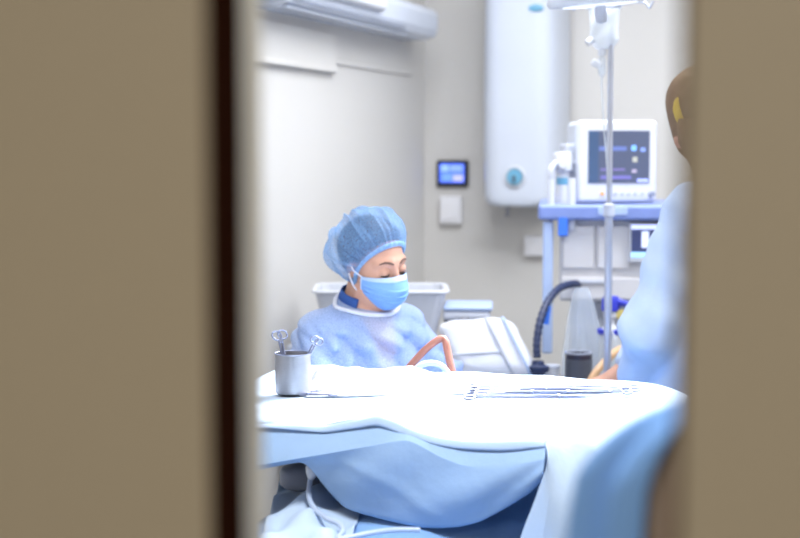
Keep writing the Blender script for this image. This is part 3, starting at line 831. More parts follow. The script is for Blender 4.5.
def clamp(name, label, length, loc, rot, ringr=0.012, spread=0.09, group=None, cat='surgical instrument'):
    """ring-handled instrument lying along local X, rings at negative end"""
    t = thing(name, label, cat, loc, 0, group); t.rotation_euler = rot
    piv = length*0.28
    for s_ in (-1, 1):
        pts = [Vector((-length*0.5+0.02, s_*spread*length*0.24, 0)), Vector((-length*0.2, s_*spread*length*0.16, 0.0)), Vector((piv, 0, s_*0.0015)), Vector((length*0.5, -s_*0.0015, s_*0.001))]
        obj('shaft', MB().tube(pts, [0.0026, 0.0028, 0.0034, 0.0014], 8), M['steel2'], t)
        obj('finger_ring', MB().torus((-length*0.5+0.008, s_*(spread*length*0.24+0.003), 0), ringr, 0.0022, n=20, m=8, sx=1.25), M['steel2'], t)
    obj('pivot', MB().cyl((piv, 0, -0.004), (piv, 0, 0.005), 0.004, n=12), M['steel2'], t)
    obj('ratchet', MB().box((-length*0.34, 0, 0.001), (0.006, spread*length*0.42, 0.003), 0.0008), M['steel2'], t)
    return t
ca = YAW
# scissors in the cup (upright, rings up)
clamp('scissors', 'ring-handled scissors sticking out of the steel cup on its left', 0.15, cc+Vector((-0.020, 0.0, 0.070)), (radians(75), radians(80), radians(20)), 0.0095, 0.11)
clamp('scissors', 'shiny scissors leaning out of the steel cup on its right', 0.15, cc+Vector((0.022, 0.005, 0.066)), (radians(80), radians(60), radians(198)), 0.0075, 0.08)
# small clamps beside the cup
p = atz(318, 394.5, TZ+0.007); clamp('small_clamp', 'small steel clamp lying beside the cup, nearer the front', 0.085, p, (0, 0, radians(200)), 0.0085, 0.16, 'small clamps beside the steel cup')
p = atz(326, 391, TZ+0.007); clamp('small_clamp', 'small steel clamp lying beside the cup, nearer the gauze', 0.075, p, (0, 0, radians(215)), 0.0085, 0.2, 'small clamps beside the steel cup')
# long instruments
LI = [((467, 389.5), (622, 388.5), 'long steel clamp at the back of the instrument row'), ((470, 392), (604, 391), 'long steel clamp second from the back of the row'),
      ((468, 395), (596, 393.5), 'long steel clamp in the middle of the row'), ((466, 397.5), (586, 398.5), 'long steel clamp at the front of the instrument row')]
for (a_, c2, lb) in LI:
    A = atz(*a_, TZ+0.006); B_ = atz(*c2, TZ+0.006); d = B_-A
    clamp('long_clamp', lb, d.length, (A+B_)/2+Vector((0, 0, 0.004)), (radians(12), 0, atan2(d.y, d.x)), 0.011, 0.085, 'long instruments laid in a row on the instrument table')
LI2 = [((638, 389.5), (520, 390.5), 'long forceps pointing left with rings at the right end, behind'), ((630, 392), (505, 394), 'long forceps pointing left with rings at the right end, in front')]
for (a_, c2, lb) in LI2:
    A = atz(*a_, TZ+0.010); B_ = atz(*c2, TZ+0.010); d = B_-A
    clamp('long_forceps', lb, d.length, (A+B_)/2+Vector((0, 0, 0.003)), (radians(-12), 0, atan2(d.y, d.x)), 0.010, 0.075, 'long instruments laid in a row on the instrument table')
# brown rubber tube, bent sharply
k = [atz(404, 374, TZ+0.01)]
dK = 3.86
pts = [at(404, 374, dK), at(412, 364, dK), at(424, 351, dK), at(434, 342.5, dK), at(440, 339, dK), at(443.5, 338.5, dK), at(445.5, 342, dK-0.005), at(447.5, 351, dK-0.01), at(450, 363, dK-0.02), at(453.5, 377, dK-0.03)]
tag(obj('rubber_tube', MB().tube(pts, [0.0095, 0.0095, 0.0095, 0.0095, 0.0092, 0.008, 0.0092, 0.0098, 0.0098, 0.0098], 16), M['rubber']), 'brown rubber tube bent in a sharp peak behind the gauze', 'tube')
pts = [at(412, 378, 3.80), at(416, 369, 3.80), at(424, 364, 3.80), at(434, 363.5, 3.80), at(443, 367, 3.80), at(450, 376, 3.80)]
tag(obj('white_tube', MB().tube(pts, 0.0075, 14), M['cable']), 'white tube curving low under the brown rubber tube', 'tube')

# ------------------------------------------------------------------ people: implicit surfaces meshed as one continuous skin
import openvdb
class Prim:
    def __init__(s, kind, k, sub=False, **p):
        s.kind, s.k, s.sub, s.p = kind, k, sub, p
    def xf(s, R, c):
        """rotate by R (3x3 numpy) then move by c"""
        q = dict(s.p)
        if s.kind == 'cap': q['a'] = R@np.array(q['a'])+c; q['b'] = R@np.array(q['b'])+c
        else: q['c'] = R@np.array(q['c'])+c; q['R'] = R@q.get('R', np.eye(3))
        return Prim(s.kind, s.k, s.sub, **q)
    def box(s):
        if s.kind == 'cap':
            a, b = np.array(s.p['a']), np.array(s.p['b']); r = max(s.p['ra'], s.p['rb'])
            return np.minimum(a, b)-r, np.maximum(a, b)+r
        c = np.array(s.p['c']); r = max(s.p['r']); return c-r, c+r
    def ev(s, P):
        if s.kind == 'cap':
            a, b = np.array(s.p['a'], float), np.array(s.p['b'], float)
            ab = b-a; t = np.clip(((P-a)@ab)/max(1e-9, ab@ab), 0, 1)
            d = np.linalg.norm(P-a-t[..., None]*ab, axis=-1)
            return d-(s.p['ra']+(s.p['rb']-s.p['ra'])*t)
        Q = P-np.array(s.p['c']); R = s.p.get('R')
        if R is not None: Q = Q@R
        r = np.array(s.p['r'], float); k0 = np.linalg.norm(Q/r, axis=-1); k1 = np.linalg.norm(Q/r**2, axis=-1)+1e-9
        return k0*(k0-1)/k1
def comb(a, b, k, sub):
    if sub: a, b = -a, b
    h = np.clip(0.5+0.5*(b-a)/k, 0, 1); d = b*(1-h)+a*h-k*h*(1-h)
    return -d if sub else d
def cap(a, b, ra, rb, k=0.02, sub=False): return Prim('cap', k, sub, a=a, b=b, ra=ra, rb=rb)
def el(c, r, k=0.02, sub=False, R=None):
    return Prim('ell', k, sub, c=c, r=r, **({'R': R} if R is not None else {}))
def evalp(prims, P):
    d = np.full(P.shape[:-1], 0.5)
    for q in prims: d = comb(d, q.ev(P), q.k, q.sub)
    return d
class Grid:
    def __init__(s, prims, h, pad=0.02):
        lo = np.min([q.box()[0] for q in prims if not q.sub], 0)-pad; hi = np.max([q.box()[1] for q in prims if not q.sub], 0)+pad
        s.lo, s.h = lo, h; s.n = np.ceil((hi-lo)/h).astype(int)+1
        s.A = np.full(s.n, 0.3, np.float32)
        for q in prims:
            a, b = q.box(); m = 0.03+q.k
            i0 = np.clip(np.floor((a-m-lo)/h).astype(int), 0, s.n); i1 = np.clip(np.ceil((b+m-lo)/h).astype(int)+1, 0, s.n)
            if (i1 <= i0).any(): continue
            sl_ = tuple(slice(x, y) for x, y in zip(i0, i1))
            s.A[sl_] = comb(s.A[sl_], q.ev(s.pts(i0, i1)).astype(np.float32), q.k, q.sub)
    def pts(s, i0=None, i1=None):
        i0 = np.zeros(3, int) if i0 is None else i0; i1 = s.n if i1 is None else i1
        ax = [s.lo[k]+s.h*np.arange(i0[k], i1[k]) for k in range(3)]
        return np.stack(np.meshgrid(*ax, indexing='ij'), -1)
    def mb(s, iso=0.0):
        g = openvdb.FloatGrid(0.3); g.copyFromArray(np.ascontiguousarray(s.A))
        r = g.convertToPolygons(isovalue=iso, adaptivity=0.0) if False else g.convertToQuads(isovalue=iso)
        pv, qd = r[0], r[1]
        m = MB(); m.v = [tuple(x) for x in (np.asarray(pv)*s.h+s.lo)]; m.f = [tuple(int(i) for i in f) for f in qd]
        return m

def head_prims():
    """local frame: +X forward, +Y left, +Z up, origin between the ears"""
    P = [el((-0.012, 0, 0.032), (0.098, 0.076, 0.086), 0.02), el((0.028, 0, -0.03), (0.066, 0.062, 0.082), 0.03),
         el((0.066, 0, -0.088), (0.024, 0.026, 0.020), 0.035), cap((0.02, 0.05, -0.07), (0.06, 0.02, -0.088), 0.016, 0.016, 0.03), cap((0.02, -0.05, -0.07), (0.06, -0.02, -0.088), 0.016, 0.016, 0.03)]
    for s in (-1, 1):
        P.append(cap((0.085, s*0.012, 0.030), (0.070, s*0.048, 0.026), 0.009, 0.008, 0.016))      # brow ridge
        P.append(el((0.062, s*0.038, -0.022), (0.024, 0.022, 0.018), 0.02))                       # cheek
    for s in (-1, 1):
        P.append(el((0.099, s*0.032, 0.006), (0.016, 0.018, 0.011), 0.012, True))                 # eye socket
    for s in (-1, 1):
        P.append(el((0.080, s*0.032, 0.005), (0.0145, 0.0165, 0.0125), 0.004))                    # lowered eyelid
    P.append(cap((0.092, 0, 0.016), (0.110, 0, -0.026), 0.007, 0.010, 0.012))                     # nose
    P.append(el((0.106, 0, -0.032), (0.011, 0.013, 0.009), 0.008))
    for s in (-1, 1): P.append(el((0.098, s*0.011, -0.034), (0.009, 0.007, 0.007), 0.006))
    P.append(el((0.088, 0, -0.058), (0.010, 0.022, 0.006), 0.008)); P.append(el((0.086, 0, -0.069), (0.010, 0.019, 0.007), 0.008))
    for s in (-1, 1): P.append(el((-0.005, s*0.074, -0.004), (0.020, 0.008, 0.032), 0.006))
    return P
def hand_prims(curl=0.5, side=1, spread=0.06, thumb=0.5):
    """wrist at origin, fingers along +X, back of hand +Z, thumb on side*+Y"""
    P = [cap((0, 0.006*side, 0), (0.03, 0.004*side, 0), 0.021, 0.024, 0.02)]
    L = [(0.025, 0.042, 0.024, 0.019), (0.008, 0.046, 0.027, 0.020), (-0.009, 0.042, 0.026, 0.020), (-0.025, 0.033, 0.020, 0.017)]
    for i, (y, a, b, c) in enumerate(L):
        y *= side; kx = (0.088, 0.092, 0.088, 0.080)[i]
        P.append(cap((0.02, y*0.6, 0), (kx, y, 0.002), 0.014, 0.0115, 0.012))
        p = np.array([kx, y, 0.002]); an = 0.0; yaw = spread*(1.5-i)*side*1.0
        for seg, r0, r1, f in ((a, 0.0098, 0.0088, 0.7), (b, 0.0088, 0.0078, 1.0), (c, 0.0078, 0.0066, 0.7)):
            an += curl*f
            q = p+seg*np.array([cos(an)*cos(yaw), cos(an)*sin(yaw), -sin(an)])
            P.append(cap(p, q, r0, r1, 0.003)); p = q
    p = np.array([0.018, 0.018*side, -0.006])
    for seg, dx, dy, dz, r0, r1 in ((0.045, 0.68, 0.62, -0.35, 0.0150, 0.0118), (0.032, 0.88, 0.30, -0.36*thumb*2, 0.0110, 0.0096), (0.026, 0.95, 0.10, -0.30*thumb*2, 0.0096, 0.0076)):
        v = np.array([dx, dy*side, dz]); v = v/np.linalg.norm(v); q = p+v*seg
        P.append(cap(p, q, r0, r1, 0.008)); p = q
    return P
def frame(x, zhint):
    x = np.array(x, float); x /= np.linalg.norm(x); z = np.array(zhint, float); z = z-x*(z@x); z /= np.linalg.norm(z)
    return np.stack([x, np.cross(z, x), z], 1)
def nprot(yaw, pitch, roll=0.0):
    """head turn: positive pitch looks down"""
    Z = np.array([[cos(yaw), -sin(yaw), 0], [sin(yaw), cos(yaw), 0], [0, 0, 1]])
    Yr = np.array([[cos(pitch), 0, sin(pitch)], [0, 1, 0], [-sin(pitch), 0, cos(pitch)]])
    Xr = np.array([[1, 0, 0], [0, cos(roll), -sin(roll)], [0, sin(roll), cos(roll)]])
    return Z@Yr@Xr
HEAD = head_prims()
def hproj(dirs, org, off=0.0, prims=None, smoothk=None):
    """distance along each direction from org where the head surface is (offset by off)"""
    prims = HEAD if prims is None else prims
    T = np.linspace(0.03, 0.22, 240); out = np.zeros(len(dirs))
    for i, d in enumerate(dirs):
        v = evalp(prims, org[i]+T[:, None]*d)-off
        idx = np.where(v < 0)[0]; out[i] = T[idx[-1]] if len(idx) else 0.05
    return out

# ---- the seated woman
HC = np.array(at(373, 262, 4.2)); HC[2] -= 0.0
bodyyaw = radians(-34)
# pelvis below and behind the head
bd_ = np.array([cos(bodyyaw), sin(bodyyaw), 0])
wroot = np.array([HC[0], HC[1], 0])-bd_*0.055
wm = thing('person', 'seated person in blue cap, face mask and pale blue gown, looking down', 'person', wroot, bodyyaw)
Rb = nprot(bodyyaw, 0)
hc = Rb.T@(HC-wroot)                       # head centre in body frame
T0 = hc[2]+0.078
def axrot(ax, a):
    return np.array(Matrix.Rotation(a, 3, Vector(ax)))
hR = Rb.T@axrot(FW, radians(-9))@nprot(radians(-31), radians(23))
neck0 = hc+hR@np.array([-0.022, 0, -0.075]); 
nb = np.array([0.015, 0.0, T0-0.215])
Sh = 0.142; sz = T0-0.29
def arm(side):
    s = np.array([0.005, side*Sh, sz]); 
    e = np.array([0.13, side*0.245, sz-0.245]) if side < 0 else np.array([0.19, side*0.25, sz-0.235])
    w = np.array([0.355, side*0.13, 0.775]) if side < 0 else np.array([0.37, side*0.15, 0.775])
    return s, e, w
body = []
body += [cap(neck0, nb, 0.050, 0.055, 0.03), cap(nb, (0.0, 0, T0-0.30), 0.06, 0.10, 0.04)]
body += [el((0.0, 0, T0-0.36), (0.115, 0.152, 0.16), 0.05), el((-0.01, 0, 0.66), (0.105, 0.14, 0.17), 0.06), el((-0.02, 0, 0.50), (0.12, 0.165, 0.12), 0.05)]
for s in (-1, 1):
    body += [cap((0, s*0.06, T0-0.275), (0.0, s*Sh, sz-0.005), 0.045, 0.052, 0.05)]
    a, e_, w_ = arm(s)
    body += [cap(a, e_, 0.050, 0.040, 0.03), cap(e_, w_, 0.040, 0.027, 0.02)]
    fd = w_-e_; fd = fd/np.linalg.norm(fd); fd[2] -= 0.1
    body += [q.xf(frame(fd, (0, -0.25*s, 1)), w_) for q in hand_prims(0.45, side=-s)]
    body += [cap((0.0, s*0.085, 0.485), (0.42, s*0.11, 0.475), 0.080, 0.058, 0.04), cap((0.42, s*0.11, 0.475), (0.40, s*0.11, 0.09), 0.055, 0.036, 0.03),
             cap((0.38, s*0.11, 0.055), (0.54, s*0.115, 0.035), 0.038, 0.028, 0.03)]
body += [q.xf(hR, hc) for q in HEAD]
G = Grid(body, 0.0036)
obj('body', G.mb(), M['skin'], wm, weld=False)

# gown
gw = []
gw += [cap((0.012, 0, T0-0.195), (0.0, 0, T0-0.275), 0.068, 0.105, 0.03), el((0.005, 0, T0-0.36), (0.138, 0.172, 0.17), 0.05), el((0.0, 0, 0.64), (0.135, 0.175, 0.2), 0.06), el((0.0, 0, 0.48), (0.16, 0.205, 0.15), 0.06)]
for s in (-1, 1):
    a, e_, w_ = arm(s)
    gw += [cap((0, s*0.06, T0-0.275), (0.0, s*Sh, sz), 0.060, 0.066, 0.05), cap(a, e_, 0.076, 0.068, 0.04), cap(e_, e_+(w_-e_)*0.93, 0.066, 0.044, 0.03)]
    gw += [cap((0.0, s*0.085, 0.485), (0.40, s*0.11, 0.472), 0.100, 0.080, 0.05)]
gw += [cap((0.1, 0, 0.47), (0.38, 0, 0.46), 0.08, 0.07, 0.06)]
G2 = Grid(gw, 0.005, 0.03)
Pp = G2.pts(); X_, Y_, Z_ = Pp[..., 0], Pp[..., 1], Pp[..., 2]
w1 = np.sin(38*Z_+16*np.abs(Y_)+5*np.sin(9*X_+4*Y_))
w2 = np.sin(30*Y_+22*X_+14*Z_+3*np.sin(13*Z_))
w3 = np.sin(70*Z_-44*Y_+20*X_+2.5*np.sin(20*Y_))
armw = np.clip((np.abs(Y_)-0.13)/0.06, 0, 1)
up = np.clip((T0-0.23-Z_)/0.06, 0, 1)
G2.A += ((0.019*(1-np.abs(w1))*armw+0.020*(1-np.abs(w2))*(1-0.3*armw)+0.006*w3-0.008)*up).astype(np.float32)
# neckline: cut by a tilted plane around the neck
nq = np.array([0.30, 0, 1.0]); nq /= np.linalg.norm(nq)
pl = ((Pp-np.array([0.02, 0, T0-0.192]))@nq).astype(np.float32)
G2.A = np.maximum(G2.A, pl)
obj('gown', G2.mb(), M['gown'], wm, weld=False)
# scrubs under the gown, with a V neck
sg = [el((0.0, 0, T0-0.36), (0.121, 0.157, 0.165), 0.05), el((-0.01, 0, 0.66), (0.112, 0.147, 0.18), 0.06), el((-0.02, 0, 0.50), (0.128, 0.173, 0.125), 0.05), cap((-0.01, 0, T0-0.20), (0, 0, T0-0.28), 0.064, 0.098, 0.04)]
for s in (-1, 1):
    a, e_, w_ = arm(s)
    sg += [cap((0, s*0.06, T0-0.275), (0.0, s*Sh, sz), 0.051, 0.058, 0.05), cap(a, a+(e_-a)*0.6, 0.058, 0.055, 0.03)]
    sg += [cap((0.0, s*0.085, 0.485), (0.42, s*0.11, 0.475), 0.087, 0.066, 0.04), cap((0.42, s*0.11, 0.475), (0.40, s*0.11, 0.14), 0.064, 0.052, 0.03)]
G3 = Grid(sg, 0.005)
Pp = G3.pts()
vd = np.maximum(0, T0-0.20-Pp[..., 2])            # depth under the collar
vneck = np.where(Pp[..., 0] > 0.0, (0.060-0.22*vd)-np.abs(Pp[..., 1]), -1.0)   # >0 inside the V
G3.A = np.maximum(G3.A, (vneck*0.8).astype(np.float32))
G3.A = np.maximum(G3.A, ((Pp-np.array([-0.02, 0, T0-0.172]))@nq).astype(np.float32))
obj('scrub_top', G3.mb(), M['scrub2'], wm, weld=False)
# white neckband of the gown
def ringpts(org, nrm, n=64, off=0.004, prims=None, rmin=0.02, rmax=0.2):
    nrm = np.array(nrm)/np.linalg.norm(nrm); u = np.cross(nrm, [0, 1, 0]); u /= np.linalg.norm(u); w = np.cross(nrm, u)
    T = np.linspace(rmin, rmax, 200); out = []
    for k in range(n+1):
        a = 2*pi*k/n; d = u*cos(a)+w*sin(a); v = evalp(prims, org+T[:, None]*d)-off
        idx = np.where(v < 0)[0]; out.append(org+d*(T[idx[-1]] if len(idx) else rmin))
    return out
o1 = np.array([0.012, 0, T0-0.196])
nk = [cap((0.012, 0, T0-0.15), (0.006, 0, T0-0.27), 0.074, 0.088)]
r0 = ringpts(o1, nq, off=0.004, prims=gw, rmax=0.125); r1 = ringpts(o1-nq*0.008, nq, off=0.004, prims=gw, rmax=0.14); r_1 = ringpts(o1+nq*0.004, nq, off=-0.010, prims=gw, rmax=0.12)
obj('neckband', MB().sweep([Vector(p) for p in r0], 0.0062, 10, False), M['band'], wm)
o2 = np.array([0.004, 0, T0-0.180])
rr = [[Vector(q_[k_ % 64]) for q_ in [ringpts(o2+nq*z_, nq, off=o_, prims=body[:2])] for k_ in range(40, 89)] for z_, o_ in ((0.016, 0.010), (0.0, 0.012), (-0.03, 0.012))]
obj('scrub_collar', MB().grid(rr), M['scrub'], wm, solid=0.004)
def hv(p): return Vector(hR@np.array(p)+hc)
# lashes, brows, eyes
for s in (-1, 1):
    pts = []
    for k in range(9):
        a = radians(-62+124*k/8); pts.append((0.080+0.0150*cos(a)*0.95, s*0.032+0.0172*sin(a), 0.0005-0.0045*cos(a)))
    obj('eyelashes', MB().sweep([hv(p) for p in pts], [0.0008, 0.0016, 0.002, 0.002, 0.002, 0.002, 0.002, 0.0016, 0.0008], 6), M['hair'], wm)
    pts = [(0.0975, s*0.012, 0.030), (0.0965, s*0.022, 0.034), (0.090, s*0.036, 0.0355), (0.078, s*0.050, 0.029)]
    dd = [np.array(p) for p in pts]
    ctr = np.array([0.0, 0, 0.02]); pr = []
    for p in dd:
        d = (p-ctr)/np.linalg.norm(p-ctr); pr.append(hv(ctr+d*(hproj([d], [ctr], 0.0)[0]+0.0008)))
    obj('eyebrow', MB().tube(pr, [0.0022, 0.0034, 0.0030, 0.0012], 8), M['brow'], wm)
    ey = obj('eye', MB().ell(hv((0.0795, s*0.032, 0.0025)), (0.0135, 0.0155, 0.0118)), M['eye'], wm)
    obj('iris', MB().ell(hv((0.0915, s*0.032, -0.0055)), (0.003, 0.0055, 0.004)), M['iris'], ey)
# hair: close cap of hair over the skull
pole = np.array([-0.925, 0, 0.38]); pole /= np.linalg.norm(pole)
ux = np.cross([0, 1, 0], pole); ux /= np.linalg.norm(ux); uy = np.array([0, 1.0, 0])
if ux[0] < 0: ux = -ux
def pdir(th, k, nph):
    th = th*(1+0.05*cos(2*pi*k/nph)); return pole*cos(th)+(ux*cos(2*pi*k/nph)+uy*sin(2*pi*k/nph))*sin(th)
def shell(thmax, nth, nph, fn, c0):
    rows = []
    for i in range(nth+1):
        r = []
        th = thmax*i/nth
        D = [pdir(th, k, nph) for k in range(nph)]
        R_ = fn(i/nth, th, D, c0)
        r = [hv(c0+d*q) for d, q in zip(D, R_)]; r.append(r[0]); rows.append(r)
    return MB().grid(rows)
c0 = np.array([-0.012, 0, 0.028])
SKULL = [HEAD[0], HEAD[1]]
def hairfn(t, th, D, c0):
    R_ = hproj(D, [c0]*len(D), 0.0, SKULL)
    ph = np.arange(len(D))*2*pi/len(D)
    return R_+0.010*min(1, (1-t)*6)+0.0025*np.sin(23*ph+6*t)*(1-t)+0.001
obj('hair', shell(radians(113), 28, 72, hairfn, c0), M['hair'], wm)
def capfn(t, th, D, c0):
    R_ = hproj(D, [c0]*len(D), 0.0, SKULL)
    ph = np.arange(len(D))*2*pi/len(D)
    back = 0.5-0.5*np.cos(ph)                     # 0 toward the forehead, 1 toward the nape
    puff = 0.009+0.018*(1-back)*sin(pi*min(1, t))**0.8+0.005*sin(pi*min(1, t*1.05))+0.020*back*sin(pi*min(1, max(0, t*1.1-0.05)))**1.0
    edge = min(1, (1-t)*5.5)
    gather = (0.0026*np.sin(30*ph+3*np.sin(3*ph))+0.002*np.sin(47*ph+1))*max(0, (t-0.35)/0.65)*min(1, (1-t)*9+0.25)
    big = (0.0056*np.sin(5*ph+2.6*np.sin(5*t+2*ph)+1)+0.004*np.sin(11*ph-9*t+2*np.sin(3*ph))+0.0025*np.sin(19*ph+11*t))*sin(pi*min(1, t+0.1))
    ridge = 0.013*np.exp(-((np.abs(((ph-4.9+0.5*t+pi) % (2*pi))-pi))/0.07)**2)*sin(pi*t)+0.013*np.exp(-((np.abs(((ph-5.7+0.3*t+pi) % (2*pi))-pi))/0.06)**2)*sin(pi*t)+0.011*np.exp(-((np.abs(((ph-4.1+pi) % (2*pi))-pi))/0.06)**2)*sin(pi*t)
    return R_+0.004+puff*edge**0.8+gather+big+ridge
cp_ = obj('surgical_cap', shell(radians(122), 60, 180, capfn, c0), M['cap'], wm)
def edge_ring(thm, off, nph=120):
    D = [pdir(thm, k, nph) for k in range(nph)]
    R_ = hproj(D, [c0]*len(D), 0.0, SKULL)
    ph = np.arange(nph)*2*pi/nph
    r = [hv(c0+d*(q+off+0.002*sin(31*p))) for d, q, p in zip(D, R_, ph)]; r.append(r[0]); return r
obj('elastic_band', MB().grid([edge_ring(radians(117), 0.012), edge_ring(radians(120), 0.0095), edge_ring(radians(122.5), 0.006), edge_ring(radians(124), 0.005)]), M['capband'], cp_, solid=0.002)
# face mask
FACE = [HEAD[1], HEAD[2], el((0.075, 0, -0.045), (0.045, 0.040, 0.052), 0.03), el((0.03, 0, -0.02), (0.060, 0.064, 0.05), 0.02)]
rows = []
NU, NV_ = 60, 44
for j in range(NV_+1):
    v = j/NV_; D = []; O = []
    for i in range(NU+1):
        u = -1+2*i/NU
        a = u*radians(66)
        top = -0.001-0.016*abs(u)**1.0+0.0; bot = -0.117+0.028*abs(u)**1.3
        z = top+(bot-top)*v
        D.append(np.array([cos(a), sin(a), 0])); O.append(np.array([0.005, 0, z]))
    R_ = hproj(D, O, 0.004, FACE)
    r = []
    for i, (d, o_, q) in enumerate(zip(D, O, R_)):
        u = -1+2*i/NU
        pleat = 0
        bulge = 0.006*(1-u*u)*sin(pi*v)
        r.append(hv(o_+d*(q+pleat+bulge)))
    rows.append(r)
for _ in range(3):
    for j in range(1, len(rows)-1):
        rows[j] = [rows[j][i] if i in (0, NU) else (rows[j-1][i]+rows[j+1][i]+rows[j][i]*2)/4 for i in range(NU+1)]
for j in range(NV_+1):
    v = j/NV_
    for i in range(NU+1):
        u = -1+2*i/NU
        q_ = sum(0.0042*(1 if v > c_ else 0)*max(0, 1-(v-c_)*5.5) for c_ in (0.30, 0.47, 0.63))*(1-abs(u)**6)
        a = u*radians(66); rows[j][i] = rows[j][i]+Vector(hR@np.array([cos(a), sin(a), 0]))*q_
mk = obj('face_mask', MB().grid(rows), M['mask'], wm, solid=0.0025)
obj('mask_edge', MB().grid([[p+Vector(hR@np.array([0.0015, 0, 0])) for p in rows[j]] for j in range(0, 6)]), M['masktop'], mk, solid=0.0035)
for i_, sg_ in ((0, -1), (NU, 1)):
    obj('side_binding', MB().sweep([rows[j][i_] for j in range(0, NV_+1, 2)], 0.003, 8), M['masktop'], mk)
    for j, ez in ((1, 0.012), (NV_-1, -0.02)):
        a_ = rows[j][i_]; e0 = hv((-0.004, sg_*0.084, ez))
        m_ = (a_+e0)/2+Vector(hR@np.array([0.004, sg_*0.012, 0.002]))
        obj('ear_loop', MB().tube([a_, m_, e0], 0.0018, 8), M['band'], mk)
for s in (-1, 1):
    obj('shoe', Grid([cap((0.375, s*0.11, 0.048), (0.54, s*0.115, 0.038), 0.045, 0.037, 0.03), el((0.395, s*0.11, 0.08), (0.052, 0.046, 0.05), 0.03)], 0.006).mb(), M['white'], wm, weld=False)
# stool
sto = thing('stool', 'round wheeled stool under the seated person', 'stool', wroot, 0)
obj('seat', MB().lathe([(0.16, 0.335), (0.175, 0.345), (0.175, 0.375), (0.16, 0.388), (0, 0.388)], 40), M['dgrey'], sto)
obj('column', MB().cyl((0, 0, 0.09), (0, 0, 0.335), 0.025), M['chrome'], sto)
for k in range(5):
    a = 2*pi*k/5; lg = obj('foot', MB().sweep([(0, 0, 0.10), (0.22*cos(a), 0.22*sin(a), 0.06)], [0.018, 0.013], 10), M['grey'], sto)
    obj('caster', MB().ell((0.22*cos(a), 0.22*sin(a), 0.027), (0.022, 0.022, 0.027)), M['dgrey'], lg)

# ---- the standing person at the right, mostly behind the door leaf
H2 = np.array(at(699, 115, 4.28)); yaw2 = radians(170)
b2 = np.array([cos(yaw2), sin(yaw2), 0])
root2 = np.array([H2[0], H2[1], 0])-b2*0.10-RT*0.045
pr2 = thing('person', 'standing person in brown cap and pale gown half hidden by the right door', 'person', root2, yaw2)
R2b = nprot(yaw2, 0); h2 = R2b.T@(H2-root2); hR2 = R2b.T@nprot(radians(100), radians(22))
n0 = h2+hR2@np.array([-0.022, 0, -0.075]); nb2 = np.array([-0.02, 0, h2[2]-0.19]); s2 = h2[2]-0.272
def arm2(side):
    s = np.array([0.02, side*0.16, s2]); e = np.array([0.13, side*0.29, s2-0.27]); w = np.array([0.34, side*0.16, 0.76])
    return s, e, w
hw = np.array(at(607, 378, 4.22)); 
B2 = [cap(n0, nb2, 0.055, 0.06, 0.03), cap(nb2, (0.02, 0, h2[2]-0.3), 0.065, 0.11, 0.04), el((0.015, 0, h2[2]-0.40), (0.11, 0.15, 0.155), 0.05), el((0.0, 0, 1.0), (0.11, 0.15, 0.2), 0.06), el((-0.01, 0, 0.86), (0.12, 0.17, 0.13), 0.05)]
wrist = {}
for s in (-1, 1):
    a, e_, w_ = arm2(s)
    if s == 1: w_ = np.array(R2b.T@(np.array(at(636, 388, 4.34))-root2)); e_ = np.array(R2b.T@(np.array(at(652, 328, 4.16))-root2))
    wrist[s] = (a, e_, w_)
    fd = (w_-e_)/np.linalg.norm(w_-e_); fd[2] = fd[2]*0.4-0.05
    if s == 1: fd = R2b.T@(np.array(at(596, 391, 4.46))-np.array(at(636, 388, 4.34)))
    B2 += [cap((0.02, s*0.06, h2[2]-0.272), a, 0.045, 0.050, 0.05), cap(a, e_, 0.053, 0.042, 0.03), cap(e_, w_, 0.042, 0.028, 0.02)]
    B2 += [q.xf(frame(fd, (0, -0.2*s, 1)), w_) for q in hand_prims(0.35, side=-s)]
    B2 += [cap((0, s*0.09, 0.84), (0.01, s*0.10, 0.46), 0.085, 0.058, 0.04), cap((0.01, s*0.10, 0.46), (-0.01, s*0.10, 0.09), 0.056, 0.038, 0.03), cap((-0.03, s*0.10, 0.05), (0.14, s*0.12, 0.032), 0.04, 0.030, 0.03)]
B2 += [q.xf(hR2, h2) for q in HEAD]
obj('body', Grid(B2, 0.0042).mb(), M['skin'], pr2, weld=False)
g2 = [cap((-0.01, 0, h2[2]-0.185), (0.02, 0, h2[2]-0.28), 0.078, 0.115, 0.04), el((0.02, 0, h2[2]-0.40), (0.140, 0.180, 0.175), 0.05), el((0.01, 0, 0.98), (0.15, 0.19, 0.26), 0.06), cap((0, 0, 0.9), (0, 0, 0.42), 0.19, 0.22, 0.06)]
for s in (-1, 1):
    a, e_, w_ = wrist[s]
    g2 += [cap((0.02, s*0.06, h2[2]-0.268), a, 0.068, 0.074, 0.05), cap(a, e_, 0.072, 0.084, 0.04), cap(e_, e_+(w_-e_)*0.86, 0.085, 0.05, 0.03)]
GG = Grid(g2, 0.0065, 0.03); Pp = GG.pts(); X_, Y_, Z_ = Pp[..., 0], Pp[..., 1], Pp[..., 2]
GG.A += (0.006*np.sin(30*Z_+18*Y_+4*np.sin(9*X_))+0.005*np.sin(24*X_-30*Y_+11*Z_)+0.0025*np.sin(60*Z_-30*X_+3*np.sin(18*Y_))).astype(np.float32)
GG.A = np.maximum(GG.A, ((Pp-np.array([0.04, 0, h2[2]-0.185]))@nq).astype(np.float32))
obj('gown', GG.mb(), M['gown2'], pr2, weld=False)
